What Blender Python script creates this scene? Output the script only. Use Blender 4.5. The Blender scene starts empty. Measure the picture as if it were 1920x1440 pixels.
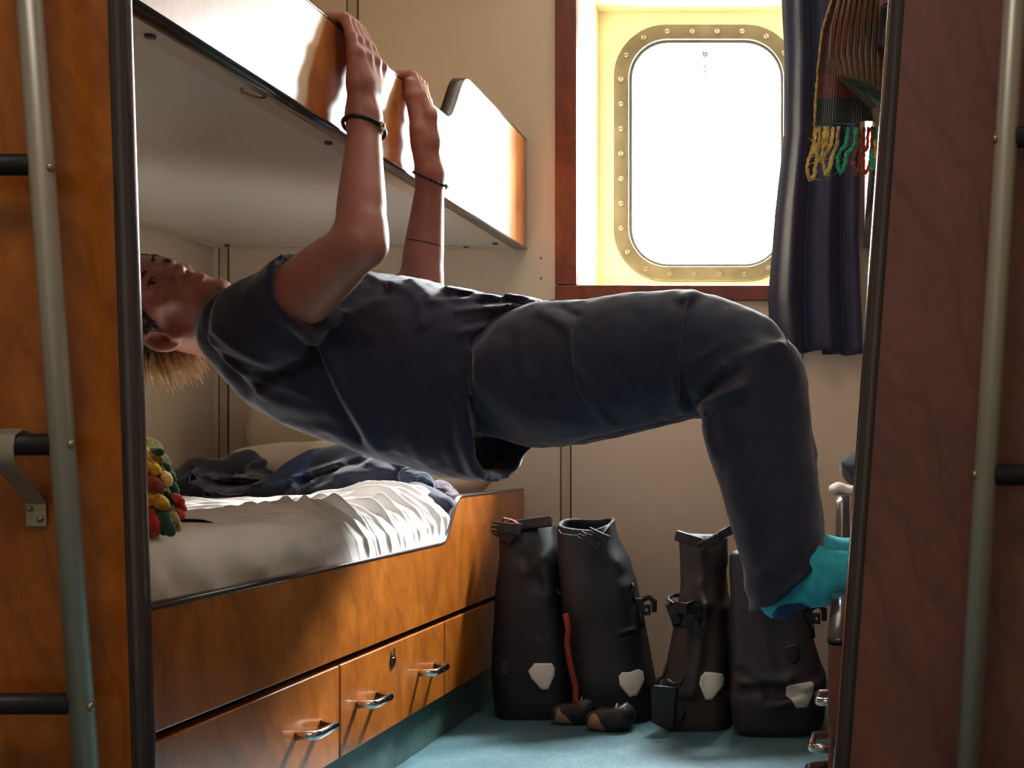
SKY = 95.0
GLOW = 600.0
FILL = 9.0
FILL2 = 4.0
EXPO = 0.0
import bpy, bmesh, math, random
import numpy as np
from mathutils import Vector, Matrix
random.seed(7)
RNG = np.random.default_rng(7)
SC = bpy.context.scene
COL = SC.collection
pi = math.pi

# ------------------------------------------------------------------ camera numbers
FPX = 2400.0           # focal length in px of the 1920 wide frame
U0, V0 = 1590.0, 850.0  # principal point
def X_(u, Y): return (u - U0) * Y / FPX
def Z_(v, Y): return (V0 - v) * Y / FPX
def W(u, v, Y): return np.array([X_(u, Y), Y, Z_(v, Y)])

# ------------------------------------------------------------------ linking
def srgb(r, g, b):
    f = lambda c: (c/255/12.92) if c/255 <= 0.04045 else ((c/255+0.055)/1.055)**2.4
    return (f(r), f(g), f(b), 1.0)

def tag(o, label=None, cat=None, group=None, kind=None):
    if label: o['label'] = label
    if cat: o['category'] = cat
    if group: o['group'] = group
    if kind: o['kind'] = kind
    return o

def thing(name, label, cat, loc=(0, 0, 0), group=None):
    o = bpy.data.objects.new(name, None)
    o.empty_display_size = 0.05
    COL.objects.link(o)
    o.location = loc
    return tag(o, label, cat, group)

def link(name, me, mats, parent=None, smooth=True):
    o = bpy.data.objects.new(name, me)
    COL.objects.link(o)
    if not isinstance(mats, (list, tuple)): mats = [mats]
    for m in mats: me.materials.append(m)
    if smooth:
        me.polygons.foreach_set('use_smooth', [True]*len(me.polygons))
    if parent is not None:
        o.parent = parent
        loc = Vector((0, 0, 0)); p = parent
        while p is not None:
            loc += p.location; p = p.parent
        o.location = -loc      # meshes are written in world coordinates
    return o

def mesh_from(verts, faces):
    me = bpy.data.meshes.new('m')
    me.from_pydata([tuple(map(float, v)) for v in verts], [], [tuple(map(int, f)) for f in faces])
    me.update()
    return me

def np_mesh(v, quads):
    me = bpy.data.meshes.new('m')
    n, m = len(v), len(quads)
    me.vertices.add(n); me.vertices.foreach_set('co', np.asarray(v, np.float32).ravel())
    me.loops.add(m*4); me.loops.foreach_set('vertex_index', np.asarray(quads, np.int32).ravel())
    me.polygons.add(m); me.polygons.foreach_set('loop_start', np.arange(0, m*4, 4, dtype=np.int32))
    me.polygons.foreach_set('loop_total', np.full(m, 4, np.int32))
    me.update(calc_edges=True); me.validate()
    return me

class MB:
    """collects shapes into ONE mesh"""
    def __init__(s): s.v = []; s.f = []; s.mi = []
    def add(s, verts, faces, mi=0):
        o = len(s.v); s.v += [tuple(map(float, p)) for p in verts]
        for f in faces: s.f.append(tuple(int(i)+o for i in f)); s.mi.append(mi)
        return s
    def box(s, a, b, mi=0):
        x0, y0, z0 = a; x1, y1, z1 = b
        v = [(x0,y0,z0),(x1,y0,z0),(x1,y1,z0),(x0,y1,z0),(x0,y0,z1),(x1,y0,z1),(x1,y1,z1),(x0,y1,z1)]
        return s.add(v, [(3,2,1,0),(4,5,6,7),(0,1,5,4),(1,2,6,5),(2,3,7,6),(3,0,4,7)], mi)
    def obox(s, c, ax, ay, az, h, mi=0):
        c = np.array(c, float); ax, ay, az = [np.array(q, float) for q in (ax, ay, az)]
        v = []
        for sz in (-1, 1):
            for sx, sy in ((-1,-1),(1,-1),(1,1),(-1,1)):
                v.append(c + ax*h[0]*sx + ay*h[1]*sy + az*h[2]*sz)
        return s.add(v, [(3,2,1,0),(4,5,6,7),(0,1,5,4),(1,2,6,5),(2,3,7,6),(3,0,4,7)], mi)
    def poly(s, pts, axis, a, b, mi=0):
        """extrude a 2D polygon along an axis; pts are the two other coordinates in xyz order"""
        def mk(p, t):
            return {'x': (t, p[0], p[1]), 'y': (p[0], t, p[1]), 'z': (p[0], p[1], t)}[axis]
        n = len(pts)
        v = [mk(p, a) for p in pts] + [mk(p, b) for p in pts]
        f = [tuple(range(n)), tuple(range(2*n-1, n-1, -1))]
        f += [(i, i+n, (i+1) % n + n, (i+1) % n) for i in range(n)]
        return s.add(v, f, mi)
    def tube(s, path, r, n=10, mi=0, closed=False, cap=True, flat=None):
        """round tube along a path; r number or list; flat=(fx, up) squashes the section along the normal"""
        P = [np.array(p, float) for p in path]; m = len(P)
        R = [r]*m if np.isscalar(r) else list(r)
        T = []
        for i in range(m):
            if closed: t = P[(i+1) % m] - P[i-1]
            else: t = P[min(i+1, m-1)] - P[max(i-1, 0)]
            T.append(t/(np.linalg.norm(t)+1e-12))
        up = np.array([0, 0, 1.0]) if abs(T[0][2]) < 0.9 else np.array([1.0, 0, 0])
        if flat is not None: up = np.array(flat[1], float)
        N = up - T[0]*np.dot(up, T[0]); N /= np.linalg.norm(N)
        v = []; f = []
        for i in range(m):
            if flat is not None: N = up
            N = N - T[i]*np.dot(N, T[i]); N /= (np.linalg.norm(N)+1e-12)
            B = np.cross(T[i], N)
            for k in range(n):
                a = 2*pi*k/n
                cn = math.cos(a)*(flat[0] if flat is not None else 1)
                v.append(P[i] + R[i]*(cn*N + math.sin(a)*B))
        for i in range(m if closed else m-1):
            j = (i+1) % m
            for k in range(n):
                f.append((i*n+k, i*n+(k+1) % n, j*n+(k+1) % n, j*n+k))
        if cap and not closed:
            f.append(tuple(range(n-1, -1, -1))); f.append(tuple((m-1)*n+k for k in range(n)))
        return s.add(v, f, mi)
    def sweep(s, path, prof, up, mi=0, closed=False):
        """sweep a closed 2D profile (n,b): b = fixed direction 'up', n = tangent x up"""
        P = [np.array(p, float) for p in path]; m = len(P); up = np.array(up, float); k = len(prof)
        v = []; f = []
        for i in range(m):
            if closed: t = P[(i+1) % m] - P[i-1]
            else: t = P[min(i+1, m-1)] - P[max(i-1, 0)]
            t /= np.linalg.norm(t)
            nn = np.cross(t, up); nn /= np.linalg.norm(nn)
            for a, b in prof: v.append(P[i] + nn*a + up*b)
        for i in range(m if closed else m-1):
            j = (i+1) % m
            for q in range(k): f.append((i*k+q, i*k+(q+1) % k, j*k+(q+1) % k, j*k+q))
        if not closed:
            f.append(tuple(range(k-1, -1, -1))); f.append(tuple((m-1)*k+q for q in range(k)))
        return s.add(v, f, mi)
    def ell(s, c, r, nu=14, nv=9, mi=0, R=None):
        v = []; f = []
        for i in range(nv+1):
            th = pi*i/nv
            for k in range(nu):
                a = 2*pi*k/nu
                p = np.array([r[0]*math.sin(th)*math.cos(a), r[1]*math.sin(th)*math.sin(a), r[2]*math.cos(th)])
                if R is not None: p = R @ p
                v.append(p+np.array(c))
        for i in range(nv):
            for k in range(nu):
                f.append((i*nu+k, (i+1)*nu+k, (i+1)*nu+(k+1) % nu, i*nu+(k+1) % nu))
        return s.add(v, f, mi)
    def build(s, name, mats, parent=None, smooth=False, bevel=0, seg=2, weld=False, angle=35):
        me = mesh_from(s.v, s.f)
        for p, mi in zip(me.polygons, s.mi): p.material_index = mi
        bm = bmesh.new(); bm.from_mesh(me)
        if weld: bmesh.ops.remove_doubles(bm, verts=bm.verts, dist=1e-5)
        bmesh.ops.recalc_face_normals(bm, faces=bm.faces); bm.to_mesh(me); bm.free()
        o = link(name, me, mats, parent, smooth)
        if bevel:
            b = o.modifiers.new('bevel', 'BEVEL'); b.width = bevel; b.segments = seg; b.limit_method = 'ANGLE'
            b.angle_limit = math.radians(angle)
            me.polygons.foreach_set('use_smooth', [True]*len(me.polygons))
            w = o.modifiers.new('wn', 'WEIGHTED_NORMAL'); w.keep_sharp = True
        return o

def rrect(cx, cz, hx, hz, r, n=10):
    pts = []
    for (sx, sz, a0) in ((1, 1, 0), (-1, 1, 90), (-1, -1, 180), (1, -1, 270)):
        for i in range(n+1):
            a = math.radians(a0+90*i/n)
            pts.append((cx+sx*(hx-r)+r*math.cos(a), cz+sz*(hz-r)+r*math.sin(a)))
    return pts

def ring_prism(mb, outer, inner, y0, y1, mi=0):
    """flat ring between two outlines of equal point count in the xz plane, y0..y1"""
    n = len(outer)
    v = [(p[0], y0, p[1]) for p in outer] + [(p[0], y0, p[1]) for p in inner] + \
        [(p[0], y1, p[1]) for p in outer] + [(p[0], y1, p[1]) for p in inner]
    f = []
    for i in range(n):
        j = (i+1) % n
        f += [(i, j, n+j, n+i), (2*n+i, 3*n+i, 3*n+j, 2*n+j), (i, 2*n+i, 2*n+j, j), (n+i, n+j, 3*n+j, 3*n+i)]
    mb.add(v, f, mi)

def smoothstep(a, b, x):
    t = np.clip((np.asarray(x, float)-a)/(b-a), 0, 1); return t*t*(3-2*t)

# ------------------------------------------------------------------ noise
def _hash(ix, iy, iz, seed):
    h = (ix.astype(np.int64)*374761393 + iy.astype(np.int64)*668265263 + iz.astype(np.int64)*2147483647 + seed*1274126177) & 0xffffffff
    h = ((h ^ (h >> 13))*1274126177) & 0xffffffff
    return ((h ^ (h >> 16)) & 0xffff)/65535.0
def vnoise(P, f, seed=0):
    Q = np.asarray(P)*f; I = np.floor(Q).astype(np.int64); F = Q-I; F = F*F*(3-2*F)
    r = 0
    for dx in (0, 1):
        for dy in (0, 1):
            for dz in (0, 1):
                w = (F[:, 0] if dx else 1-F[:, 0])*(F[:, 1] if dy else 1-F[:, 1])*(F[:, 2] if dz else 1-F[:, 2])
                r = r + w*_hash(I[:, 0]+dx, I[:, 1]+dy, I[:, 2]+dz, seed)
    return r*2-1
def ridge(P, d, f, warp=1.5, wf=6, seed=0):
    return 1-np.abs(np.sin(f*(P @ np.array(d, float)) + warp*vnoise(P, wf, seed)))

# ------------------------------------------------------------------ implicit surfaces
def smin(a, b, k):
    if k <= 0: return np.minimum(a, b)
    h = np.maximum(k-np.abs(a-b), 0)/k
    return np.minimum(a, b)-h*h*k*0.25
class Prim:
    def __init__(s, fn, lo, hi, k=0.01, op='u'):
        s.fn, s.lo, s.hi, s.k, s.op = fn, np.array(lo, float), np.array(hi, float), k, op
def rc(a, b, ra, rb=None, k=0.01, op='u'):
    a, b = np.array(a, float), np.array(b, float); rb = ra if rb is None else rb
    ab = b-a; L = float(ab @ ab)+1e-12
    def fn(P):
        t = np.clip((P-a) @ ab/L, 0, 1)
        return np.linalg.norm(P-a-t[:, None]*ab, axis=1)-(ra+t*(rb-ra))
    m = max(ra, rb)
    return Prim(fn, np.minimum(a, b)-m, np.maximum(a, b)+m, k, op)
def chain(pts, rs, k=0.01, op='u'):
    return [rc(pts[i], pts[i+1], rs[i], rs[i+1], k, op) for i in range(len(pts)-1)]
def limb(pts, rs, k=.01, op='u'):
    """one tapering limb along a polyline: no swelling where its pieces join"""
    P0 = np.array(pts, float); t = np.linspace(0, len(P0)-1, 6*(len(P0)-1)+1)
    Q = np.stack([np.interp(t, range(len(P0)), P0[:, i]) for i in range(3)], 1); R = np.interp(t, range(len(P0)), rs)
    for _ in range(4):
        Q[1:-1] = Q[:-2]*.25+Q[1:-1]*.5+Q[2:]*.25; R[1:-1] = R[:-2]*.25+R[1:-1]*.5+R[2:]*.25
    S = [rc(Q[i], Q[i+1], R[i], R[i+1]) for i in range(len(Q)-1)]
    def fn(P):
        d = S[0].fn(P)
        for s in S[1:]: d = np.minimum(d, s.fn(P))
        return d
    return Prim(fn, np.min([s.lo for s in S], 0), np.max([s.hi for s in S], 0), k, op)
def el(c, r, R=None, k=0.01, op='u'):
    c, r = np.array(c, float), np.array(r, float)
    def fn(P):
        Q = P-c
        if R is not None: Q = Q @ R          # columns of R are the local axes
        k0 = np.linalg.norm(Q/r, axis=1); k1 = np.linalg.norm(Q/(r*r), axis=1)+1e-9
        return k0*(k0-1)/k1
    m = r.max() if R is not None else r
    return Prim(fn, c-m, c+m, k, op)
def bx(c, h, rad=0.01, R=None, k=0.01, op='u'):
    c, h = np.array(c, float), np.array(h, float)
    def fn(P):
        Q = P-c
        if R is not None: Q = Q @ R
        q = np.abs(Q)-h+rad
        return np.linalg.norm(np.maximum(q, 0), axis=1)+np.minimum(q.max(axis=1), 0)-rad
    m = np.linalg.norm(h) if R is not None else h
    return Prim(fn, c-m, c+m, k, op)
def sect(axis, ts, lo, hi, yc, hw, p=2.2, k=0.02, op='u', off=0.0, ends=True):
    """loft along x (axis=0; lo/hi are z) or along z (axis=2; lo/hi are x); yc/hw are centre and half width in y"""
    ts, lo, hi = map(lambda q: np.array(q, float), (ts, lo, hi))
    yc = np.full(len(ts), yc) if np.isscalar(yc) else np.array(yc, float)
    hw = np.full(len(ts), hw) if np.isscalar(hw) else np.array(hw, float)
    o = np.argsort(ts); ts, lo, hi, yc, hw = ts[o], lo[o], hi[o], yc[o], hw[o]
    # smooth resampling
    tt = np.linspace(ts[0], ts[-1], 96)
    def rs(a):
        b = np.interp(tt, ts, a); kern = np.array([1, 2, 3, 2, 1])/9
        bb = np.pad(b, 2, mode='edge'); return np.convolve(bb, kern, 'valid')
    lo2, hi2, yc2, hw2 = rs(lo), rs(hi), rs(yc), rs(hw)
    oth = 2 if axis == 0 else 0
    def fn(P):
        t = P[:, axis]
        l, h = np.interp(t, tt, lo2), np.interp(t, tt, hi2)
        y, w = np.interp(t, tt, yc2), np.interp(t, tt, hw2)
        w = w+off; hh = (h-l)/2+off
        q = ((np.abs(P[:, 1]-y)/w)**p+(np.abs(P[:, oth]-(l+h)/2)/hh)**p)**(1/p)
        d = (q-1)*np.minimum(w, hh)
        if ends:
            e = np.maximum(ts[0]-off-t, t-ts[-1]-off)
            d = -smin(-d, -e, 0.012)
        return d
    L = np.zeros(3); H = np.zeros(3)
    L[axis], H[axis] = ts[0], ts[-1]; L[oth], H[oth] = lo.min(), hi.max(); L[1], H[1] = (yc-hw).min(), (yc+hw).max()
    return Prim(fn, L-max(off, 0)-.01, H+max(off, 0)+.01, k, op)
def halfspace(n, c, op='i', k=0.0):
    n = np.array(n, float); n /= np.linalg.norm(n); c = np.array(c, float)
    return Prim(lambda P: (P-c) @ n, [-9]*3, [9]*3, k, op)

def sdf_mesh(prims, res, disp=None, margin=0.02, nb=20):
    pos = [p for p in prims if p.op == 'u']
    lo = np.min([p.lo for p in pos], axis=0)-margin; hi = np.max([p.hi for p in pos], axis=0)+margin
    dims = np.ceil((hi-lo)/res).astype(int)+1
    nblk = np.ceil(dims/nb).astype(int); G = nblk*nb+2
    offs = np.stack(np.meshgrid(*[np.arange(nb+1)]*3, indexing='ij'), -1).reshape(-1, 3)
    def ev(P, pr):
        d = np.full(len(P), 9.0)
        for p in pr:
            v = p.fn(P)
            if p.op == 'u': d = smin(d, v, p.k)
            elif p.op == 's': d = -smin(-d, v, p.k)
            else: d = -smin(-d, -v, p.k)
        return d
    VV, VI, FF = [], [], []
    half = nb*res*0.5; rad = half*1.7321
    for bi in np.ndindex(*nblk):
        b0 = np.array(bi)*nb; blo = lo+b0*res; bhi = blo+nb*res
        pr = [p for p in prims if np.all(p.lo < bhi+0.03) and np.all(p.hi > blo-0.03)]
        if not any(p.op == 'u' for p in pr): continue
        c = (blo+half)[None]
        ups = [p for p in pr if p.op == 'u']
        if ev(c, ups)[0] > rad*1.25+0.03: continue
        P = blo+offs*res
        D = ev(P, pr)
        if disp is not None:
            near = np.abs(D) < 0.05
            if near.any():
                D = D.copy(); D[near] -= disp(P[near])
        D = D.reshape(nb+1, nb+1, nb+1)
        if D.min() > 0 or D.max() < 0: continue
        S = D < 0
        cs = [S[x:nb+x, y:nb+y, z:nb+z] for x in (0, 1) for y in (0, 1) for z in (0, 1)]
        anyv = np.logical_or.reduce(cs); allv = np.logical_and.reduce(cs)
        act = np.argwhere(anyv & ~allv)
        if len(act):
            acc = np.zeros((len(act), 3)); cnt = np.zeros(len(act))
            for ax in range(3):
                o1, o2 = [q for q in range(3) if q != ax]
                for da in (0, 1):
                    for db in (0, 1):
                        a = act.copy(); a[:, o1] += da; a[:, o2] += db
                        b = a.copy(); b[:, ax] += 1
                        va = D[a[:, 0], a[:, 1], a[:, 2]]; vb = D[b[:, 0], b[:, 1], b[:, 2]]
                        m = (va < 0) != (vb < 0)
                        t = np.where(m, va/np.where(m, va-vb, 1), 0)
                        q = a.astype(float); q[:, ax] += t
                        acc[m] += q[m]; cnt[m] += 1
            pv = lo+(acc/cnt[:, None]+b0)*res
            gi = act+b0
            VV.append(pv); VI.append((gi[:, 0]*G[1]+gi[:, 1])*G[2]+gi[:, 2])
        for ax in range(3):
            o1, o2 = (ax+1) % 3, (ax+2) % 3
            sl = [slice(0, nb)]*3; sh = list(sl); sh[ax] = slice(1, nb+1)
            a = S[tuple(sl)]; b = S[tuple(sh)]
            for want, flip in ((a & ~b, False), (~a & b, True)):
                e = np.argwhere(want)
                if not len(e): continue
                e = e+b0
                e = e[(e[:, o1] > 0) & (e[:, o2] > 0)]
                def gid(d1, d2):
                    q = e.copy(); q[:, o1] += d1; q[:, o2] += d2
                    return (q[:, 0]*G[1]+q[:, 1])*G[2]+q[:, 2]
                quad = np.stack([gid(-1, -1), gid(0, -1), gid(0, 0), gid(-1, 0)], 1)
                FF.append(quad[:, ::-1] if flip else quad)
    V = np.concatenate(VV); I = np.concatenate(VI); F = np.concatenate(FF)
    o = np.argsort(I); I = I[o]; V = V[o]
    ix = np.searchsorted(I, F.ravel()); ix = np.minimum(ix, len(I)-1)
    ok = (I[ix] == F.ravel()).reshape(-1, 4).all(1)
    return V, ix.reshape(-1, 4)[ok]

def sdf_obj(name, prims, res, mats, parent=None, disp=None, pick=None, smooth_it=1):
    V, F = sdf_mesh(prims, res, disp)
    for _ in range(smooth_it):              # light relaxing of the grid pattern
        S = np.zeros_like(V); C = np.zeros(len(V))
        for a, b in ((0, 1), (1, 2), (2, 3), (3, 0)):
            np.add.at(S, F[:, a], V[F[:, b]]); np.add.at(C, F[:, a], 1)
            np.add.at(S, F[:, b], V[F[:, a]]); np.add.at(C, F[:, b], 1)
        V = 0.45*V+0.55*S/np.maximum(C, 1)[:, None]
    me = np_mesh(V, F)
    if pick is not None:
        cen = V[F].mean(1); mi = pick(cen).astype(np.int32)
        if len(me.polygons) == len(mi): me.polygons.foreach_set('material_index', mi)
    return link(name, me, mats, parent)

def seglines(lines, Y):
    """fold lines drawn on the side of a garment: (u1,v1,u2,v2,height,width) -> displacement function"""
    L = [(np.array([X_(a, Y), Z_(b, Y)]), np.array([X_(c, Y), Z_(d, Y)]), h, w) for a, b, c, d, h, w in lines]
    def f(P):
        Q = P[:, [0, 2]]; r = np.zeros(len(P))
        for a, b, h, w in L:
            ab = b-a; t = np.clip((Q-a) @ ab/(ab @ ab), 0, 1)
            d2 = ((Q-a-t[:, None]*ab)**2).sum(1)
            r += h*np.exp(-d2/(w*w))
        return r
    return f
# ------------------------------------------------------------------ materials
def new_mat(name):
    m = bpy.data.materials.new(name); m.use_nodes = True
    nt = m.node_tree; b = nt.nodes['Principled BSDF']
    return m, nt, b
def N(nt, t, **kw):
    n = nt.nodes.new(t)
    for k, v in kw.items():
        if k in n.inputs: n.inputs[k].default_value = v
        else: setattr(n, k, v)
    return n
def ramp(nt, fac, stops, interp='LINEAR'):
    r = nt.nodes.new('ShaderNodeValToRGB'); r.color_ramp.interpolation = interp
    els = r.color_ramp.elements
    while len(els) < len(stops): els.new(0.5)
    for e, (p, c) in zip(els, stops): e.position = p; e.color = c
    nt.links.new(fac, r.inputs[0]); return r.outputs[0]
def coords(nt, scale=(1, 1, 1), rot=(0, 0, 0)):
    tc = nt.nodes.new('ShaderNodeTexCoord'); mp = nt.nodes.new('ShaderNodeMapping')
    mp.inputs['Scale'].default_value = scale; mp.inputs['Rotation'].default_value = rot
    nt.links.new(tc.outputs['Object'], mp.inputs[0]); return mp.outputs[0]
def noise(nt, co, scale, detail=3, rough=0.5, dist=0.0):
    n = nt.nodes.new('ShaderNodeTexNoise')
    n.inputs['Scale'].default_value = scale; n.inputs['Detail'].default_value = detail
    n.inputs['Roughness'].default_value = rough; n.inputs['Distortion'].default_value = dist
    nt.links.new(co, n.inputs['Vector']); return n.outputs['Fac']
def bump(nt, b, h, strength, dist=0.01):
    n = nt.nodes.new('ShaderNodeBump'); n.inputs['Strength'].default_value = strength
    n.inputs['Distance'].default_value = dist
    nt.links.new(h, n.inputs['Height']); nt.links.new(n.outputs[0], b.inputs['Normal'])
def mix(nt, fac, a, c, mode='MIX'):
    n = nt.nodes.new('ShaderNodeMix'); n.data_type = 'RGBA'; n.blend_type = mode
    for sock, v in ((n.inputs[0], fac), (n.inputs[6], a), (n.inputs[7], c)):
        if hasattr(v, 'is_output'): nt.links.new(v, sock)
        else: sock.default_value = v
    return n.outputs[2]

def plain(name, col, rough=0.5, metal=0.0, coat=0.0, var=0.06, vs=8, bs=0.0, bscale=60, spec=0.5, sheen=0.0, sss=0.0, crough=0.1, stretch=(1, 1, 1)):
    m, nt, b = new_mat(name)
    co = coords(nt, stretch)
    f = noise(nt, co, vs, 4)
    lo = tuple(c*(1-var*2) for c in col[:3])+(1,); hi = tuple(min(1, c*(1+var*2)) for c in col[:3])+(1,)
    c = ramp(nt, f, [(0.3, lo), (0.7, hi)])
    nt.links.new(c, b.inputs['Base Color'])
    b.inputs['Roughness'].default_value = rough; b.inputs['Metallic'].default_value = metal
    b.inputs['Coat Weight'].default_value = coat; b.inputs['Coat Roughness'].default_value = crough
    b.inputs['Specular IOR Level'].default_value = spec
    b.inputs['Sheen Weight'].default_value = sheen; b.inputs['Sheen Roughness'].default_value = 0.4
    if sss:
        b.inputs['Subsurface Weight'].default_value = sss; b.inputs['Subsurface Scale'].default_value = 0.01
        b.inputs['Subsurface Radius'].default_value = (1.0, 0.35, 0.2)
    if bs: bump(nt, b, noise(nt, co, bscale, 3), bs, 0.004)
    return m

def wood(name, dark, mid, light, rough=0.32, coat=0.55, crough=0.16, along='z', scale=1.0):
    m, nt, b = new_mat(name)
    st = {'z': (4.5*scale, 4.5*scale, 2.4*scale), 'y': (5*scale, 1.3*scale, 5*scale), 'x': (1.3*scale, 5*scale, 5*scale)}[along]
    co = coords(nt, st)
    a = noise(nt, co, 1.4, 5, 0.58, 2.0)
    base = ramp(nt, a, [(0.28, dark), (0.5, mid), (0.72, light)])
    # figured veins
    w = nt.nodes.new('ShaderNodeTexWave'); w.wave_type = 'BANDS'; w.bands_direction = 'DIAGONAL'
    w.inputs['Scale'].default_value = 1.4; w.inputs['Distortion'].default_value = 9; w.inputs['Detail'].default_value = 3
    w.inputs['Detail Scale'].default_value = 1.2
    nt.links.new(co, w.inputs['Vector'])
    veins = ramp(nt, w.outputs['Fac'], [(0.0, (0.70, 0.66, 0.62, 1)), (0.10, (1, 1, 1, 1)), (0.9, (1, 1, 1, 1)), (1.0, (1.18, 1.16, 1.1, 1))])
    c1 = mix(nt, 0.55, base, veins, 'MULTIPLY')
    fine = noise(nt, coords(nt, tuple(q*9 for q in st)), 2.0, 3, 0.6)
    fr = ramp(nt, fine, [(0.3, (0.86, 0.84, 0.82, 1)), (0.6, (1.04, 1.04, 1.04, 1))])
    c2 = mix(nt, 0.8, c1, fr, 'MULTIPLY')
    nt.links.new(c2, b.inputs['Base Color'])
    b.inputs['Roughness'].default_value = rough
    b.inputs['Coat Weight'].default_value = coat; b.inputs['Coat Roughness'].default_value = crough
    return m

M = {}
M['wood'] = wood('cherry_veneer', srgb(148, 78, 20), srgb(173, 95, 25), srgb(194, 112, 36))
M['wood_board'] = wood('cherry_veneer_board', srgb(146, 74, 22), srgb(182, 100, 28), srgb(210, 126, 44), rough=0.38, coat=1.0, crough=0.27)
M['wood_red'] = wood('mahogany_trim', srgb(82, 34, 18), srgb(104, 44, 24), srgb(122, 54, 30), rough=0.4, coat=0.4, scale=1.6)
M['wood_shaded'] = wood('shaded_cherry_veneer', srgb(108, 66, 62), srgb(122, 74, 68), srgb(134, 82, 72), rough=0.5, coat=0.3, crough=0.35)  # same cherry wood, with shade and purplish haze put into the colour
M['edge'] = plain('dark_edge_band', srgb(58, 50, 52), 0.24, coat=0.7, var=0.03, crough=0.12)
M['wall'] = plain('cream_wall_laminate', srgb(216, 199, 174), 0.42, var=0.015, vs=3, bs=0.03, bscale=220)
M['lining'] = plain('cream_window_lining', srgb(208, 195, 158), 0.4, var=0.02, vs=3)
M['joint'] = plain('dark_joint', srgb(84, 62, 40), 0.6, var=0.02)
M['strip'] = plain('cream_joint_strip', srgb(196, 178, 150), 0.42, var=0.02)
M['ceil'] = plain('white_ceiling', srgb(168, 156, 138), 0.5, var=0.02)
M['under'] = plain('grey_laminate', srgb(224, 220, 212), 0.28, var=0.015, vs=2, coat=0.35, crough=0.2)
M['ledge'] = plain('beige_ledge', srgb(206, 192, 172), 0.4, var=0.02)
M['brass'] = plain('bronze_painted_frame', srgb(88, 77, 58), 0.38, metal=0.35, var=0.1, vs=20, bs=0.08, bscale=90)
M['screw'] = plain('screw_steel', srgb(176, 164, 140), 0.3, metal=0.9, var=0.05)
M['gasket'] = plain('dark_gasket', srgb(70, 66, 66), 0.5)
M['steel'] = plain('brushed_steel', srgb(188, 184, 172), 0.42, metal=0.6, var=0.04, vs=30, stretch=(1, 1, .05))
M['chrome'] = plain('polished_chrome', srgb(215, 212, 208), 0.12, metal=1.0, var=0.02)
M['rubber'] = plain('black_rubber', srgb(30, 31, 36), 0.45, var=0.05, bs=0.1, bscale=150)
M['black'] = plain('black_plastic', srgb(20, 20, 24), 0.45, var=0.04)
M['linen'] = plain('white_cotton', srgb(228, 220, 212), 0.85, var=0.02, bs=0.1, bscale=400, sheen=0.1)
M['pillow'] = plain('cream_cotton', srgb(222, 206, 180), 0.85, var=0.02, bs=0.1, bscale=300, sheen=0.1)
M['navy'] = plain('navy_fleece', srgb(30, 34, 52), 0.9, var=0.08, bs=0.2, bscale=160, sheen=0.35)
M['navy2'] = plain('charcoal_jersey', srgb(38, 38, 50), 0.9, var=0.06, bs=0.12, bscale=220, sheen=0.3)
M['highlight_grey'] = plain('painted_fold_highlight', srgb(104, 100, 116), 0.9)  # pale colour for the painted highlights on the jersey folds
M['nylon'] = plain('blue_nylon', srgb(38, 50, 82), 0.4, var=0.08, bs=0.1, bscale=60)
M['blue_fleece'] = plain('blue_fleece', srgb(48, 56, 80), 0.95, var=0.25, vs=90, bs=0.9, bscale=180, sheen=0.4)
M['mauve'] = plain('mauve_wool', srgb(96, 82, 92), 0.95, var=0.25, vs=90, bs=0.9, bscale=180, sheen=0.4)
M['shirt'] = plain('navy_cotton', srgb(33, 38, 62), 0.85, var=0.05, bs=0.1, bscale=350, sheen=0.4)
M['trouser'] = plain('navy_hiking_fabric', srgb(28, 36, 62), 0.68, var=0.05, bs=0.08, bscale=350, sheen=0.25)
M['seam'] = plain('seam_thread', srgb(78, 78, 92), 0.8, var=0.02)
M['sock'] = plain('teal_knit', srgb(56, 186, 208), 0.9, var=0.08, vs=60, bs=0.3, bscale=260, sheen=0.2)
M['sock_dark'] = plain('dark_blue_knit', srgb(44, 74, 120), 0.9, var=0.06, vs=60, bs=0.3, bscale=260)
M['curtain'] = plain('navy_curtain', srgb(32, 38, 64), 0.7, var=0.05, bs=0.06, bscale=250, sheen=0.15)
M['pannier'] = plain('black_coated_fabric', srgb(17, 20, 30), 0.62, var=0.08, bs=0.08, bscale=40)
M['pannier_brown'] = plain('dark_brown_coated_fabric', srgb(46, 39, 36), 0.6, var=0.08, bs=0.08, bscale=40)
M['pannier_grey'] = plain('dark_grey_coated_fabric', srgb(44, 42, 48), 0.6, var=0.08, bs=0.08, bscale=40)
M['reflect'] = plain('reflective_patch', srgb(222, 218, 206), 0.4, var=0.03, vs=30, bs=0.1, bscale=60)
M['red'] = plain('red_webbing', srgb(142, 44, 30), 0.6, var=0.05, bs=0.1, bscale=200)
M['rand'] = plain('tan_rubber', srgb(132, 106, 84), 0.6, var=0.15, vs=30, bs=0.2, bscale=60)
M['shoe'] = plain('black_shoe_leather', srgb(30, 30, 34), 0.5, var=0.1, bs=0.15, bscale=80)
M['lace'] = plain('pale_stitch', srgb(150, 138, 126), 0.7, var=0.05)
for nm, c in (('yellow', (196, 158, 30)), ('green', (16, 76, 52)), ('red_y', (178, 50, 34)), ('olive', (128, 116, 30)), ('orange', (190, 96, 32)), ('emerald', (40, 190, 130)), ('ochre', (226, 190, 110)), ('rust', (140, 66, 34))):
    M['yarn_'+nm] = plain('yarn_'+nm, srgb(*c), 0.95, var=0.22, vs=120, bs=0.7, bscale=300, sheen=0.35)
M['hair'] = plain('shaded_brown_hair', srgb(66, 46, 34), 0.7, var=0.25, vs=60)  # light brown hair darkened: shade at the sides put into the colour
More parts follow.
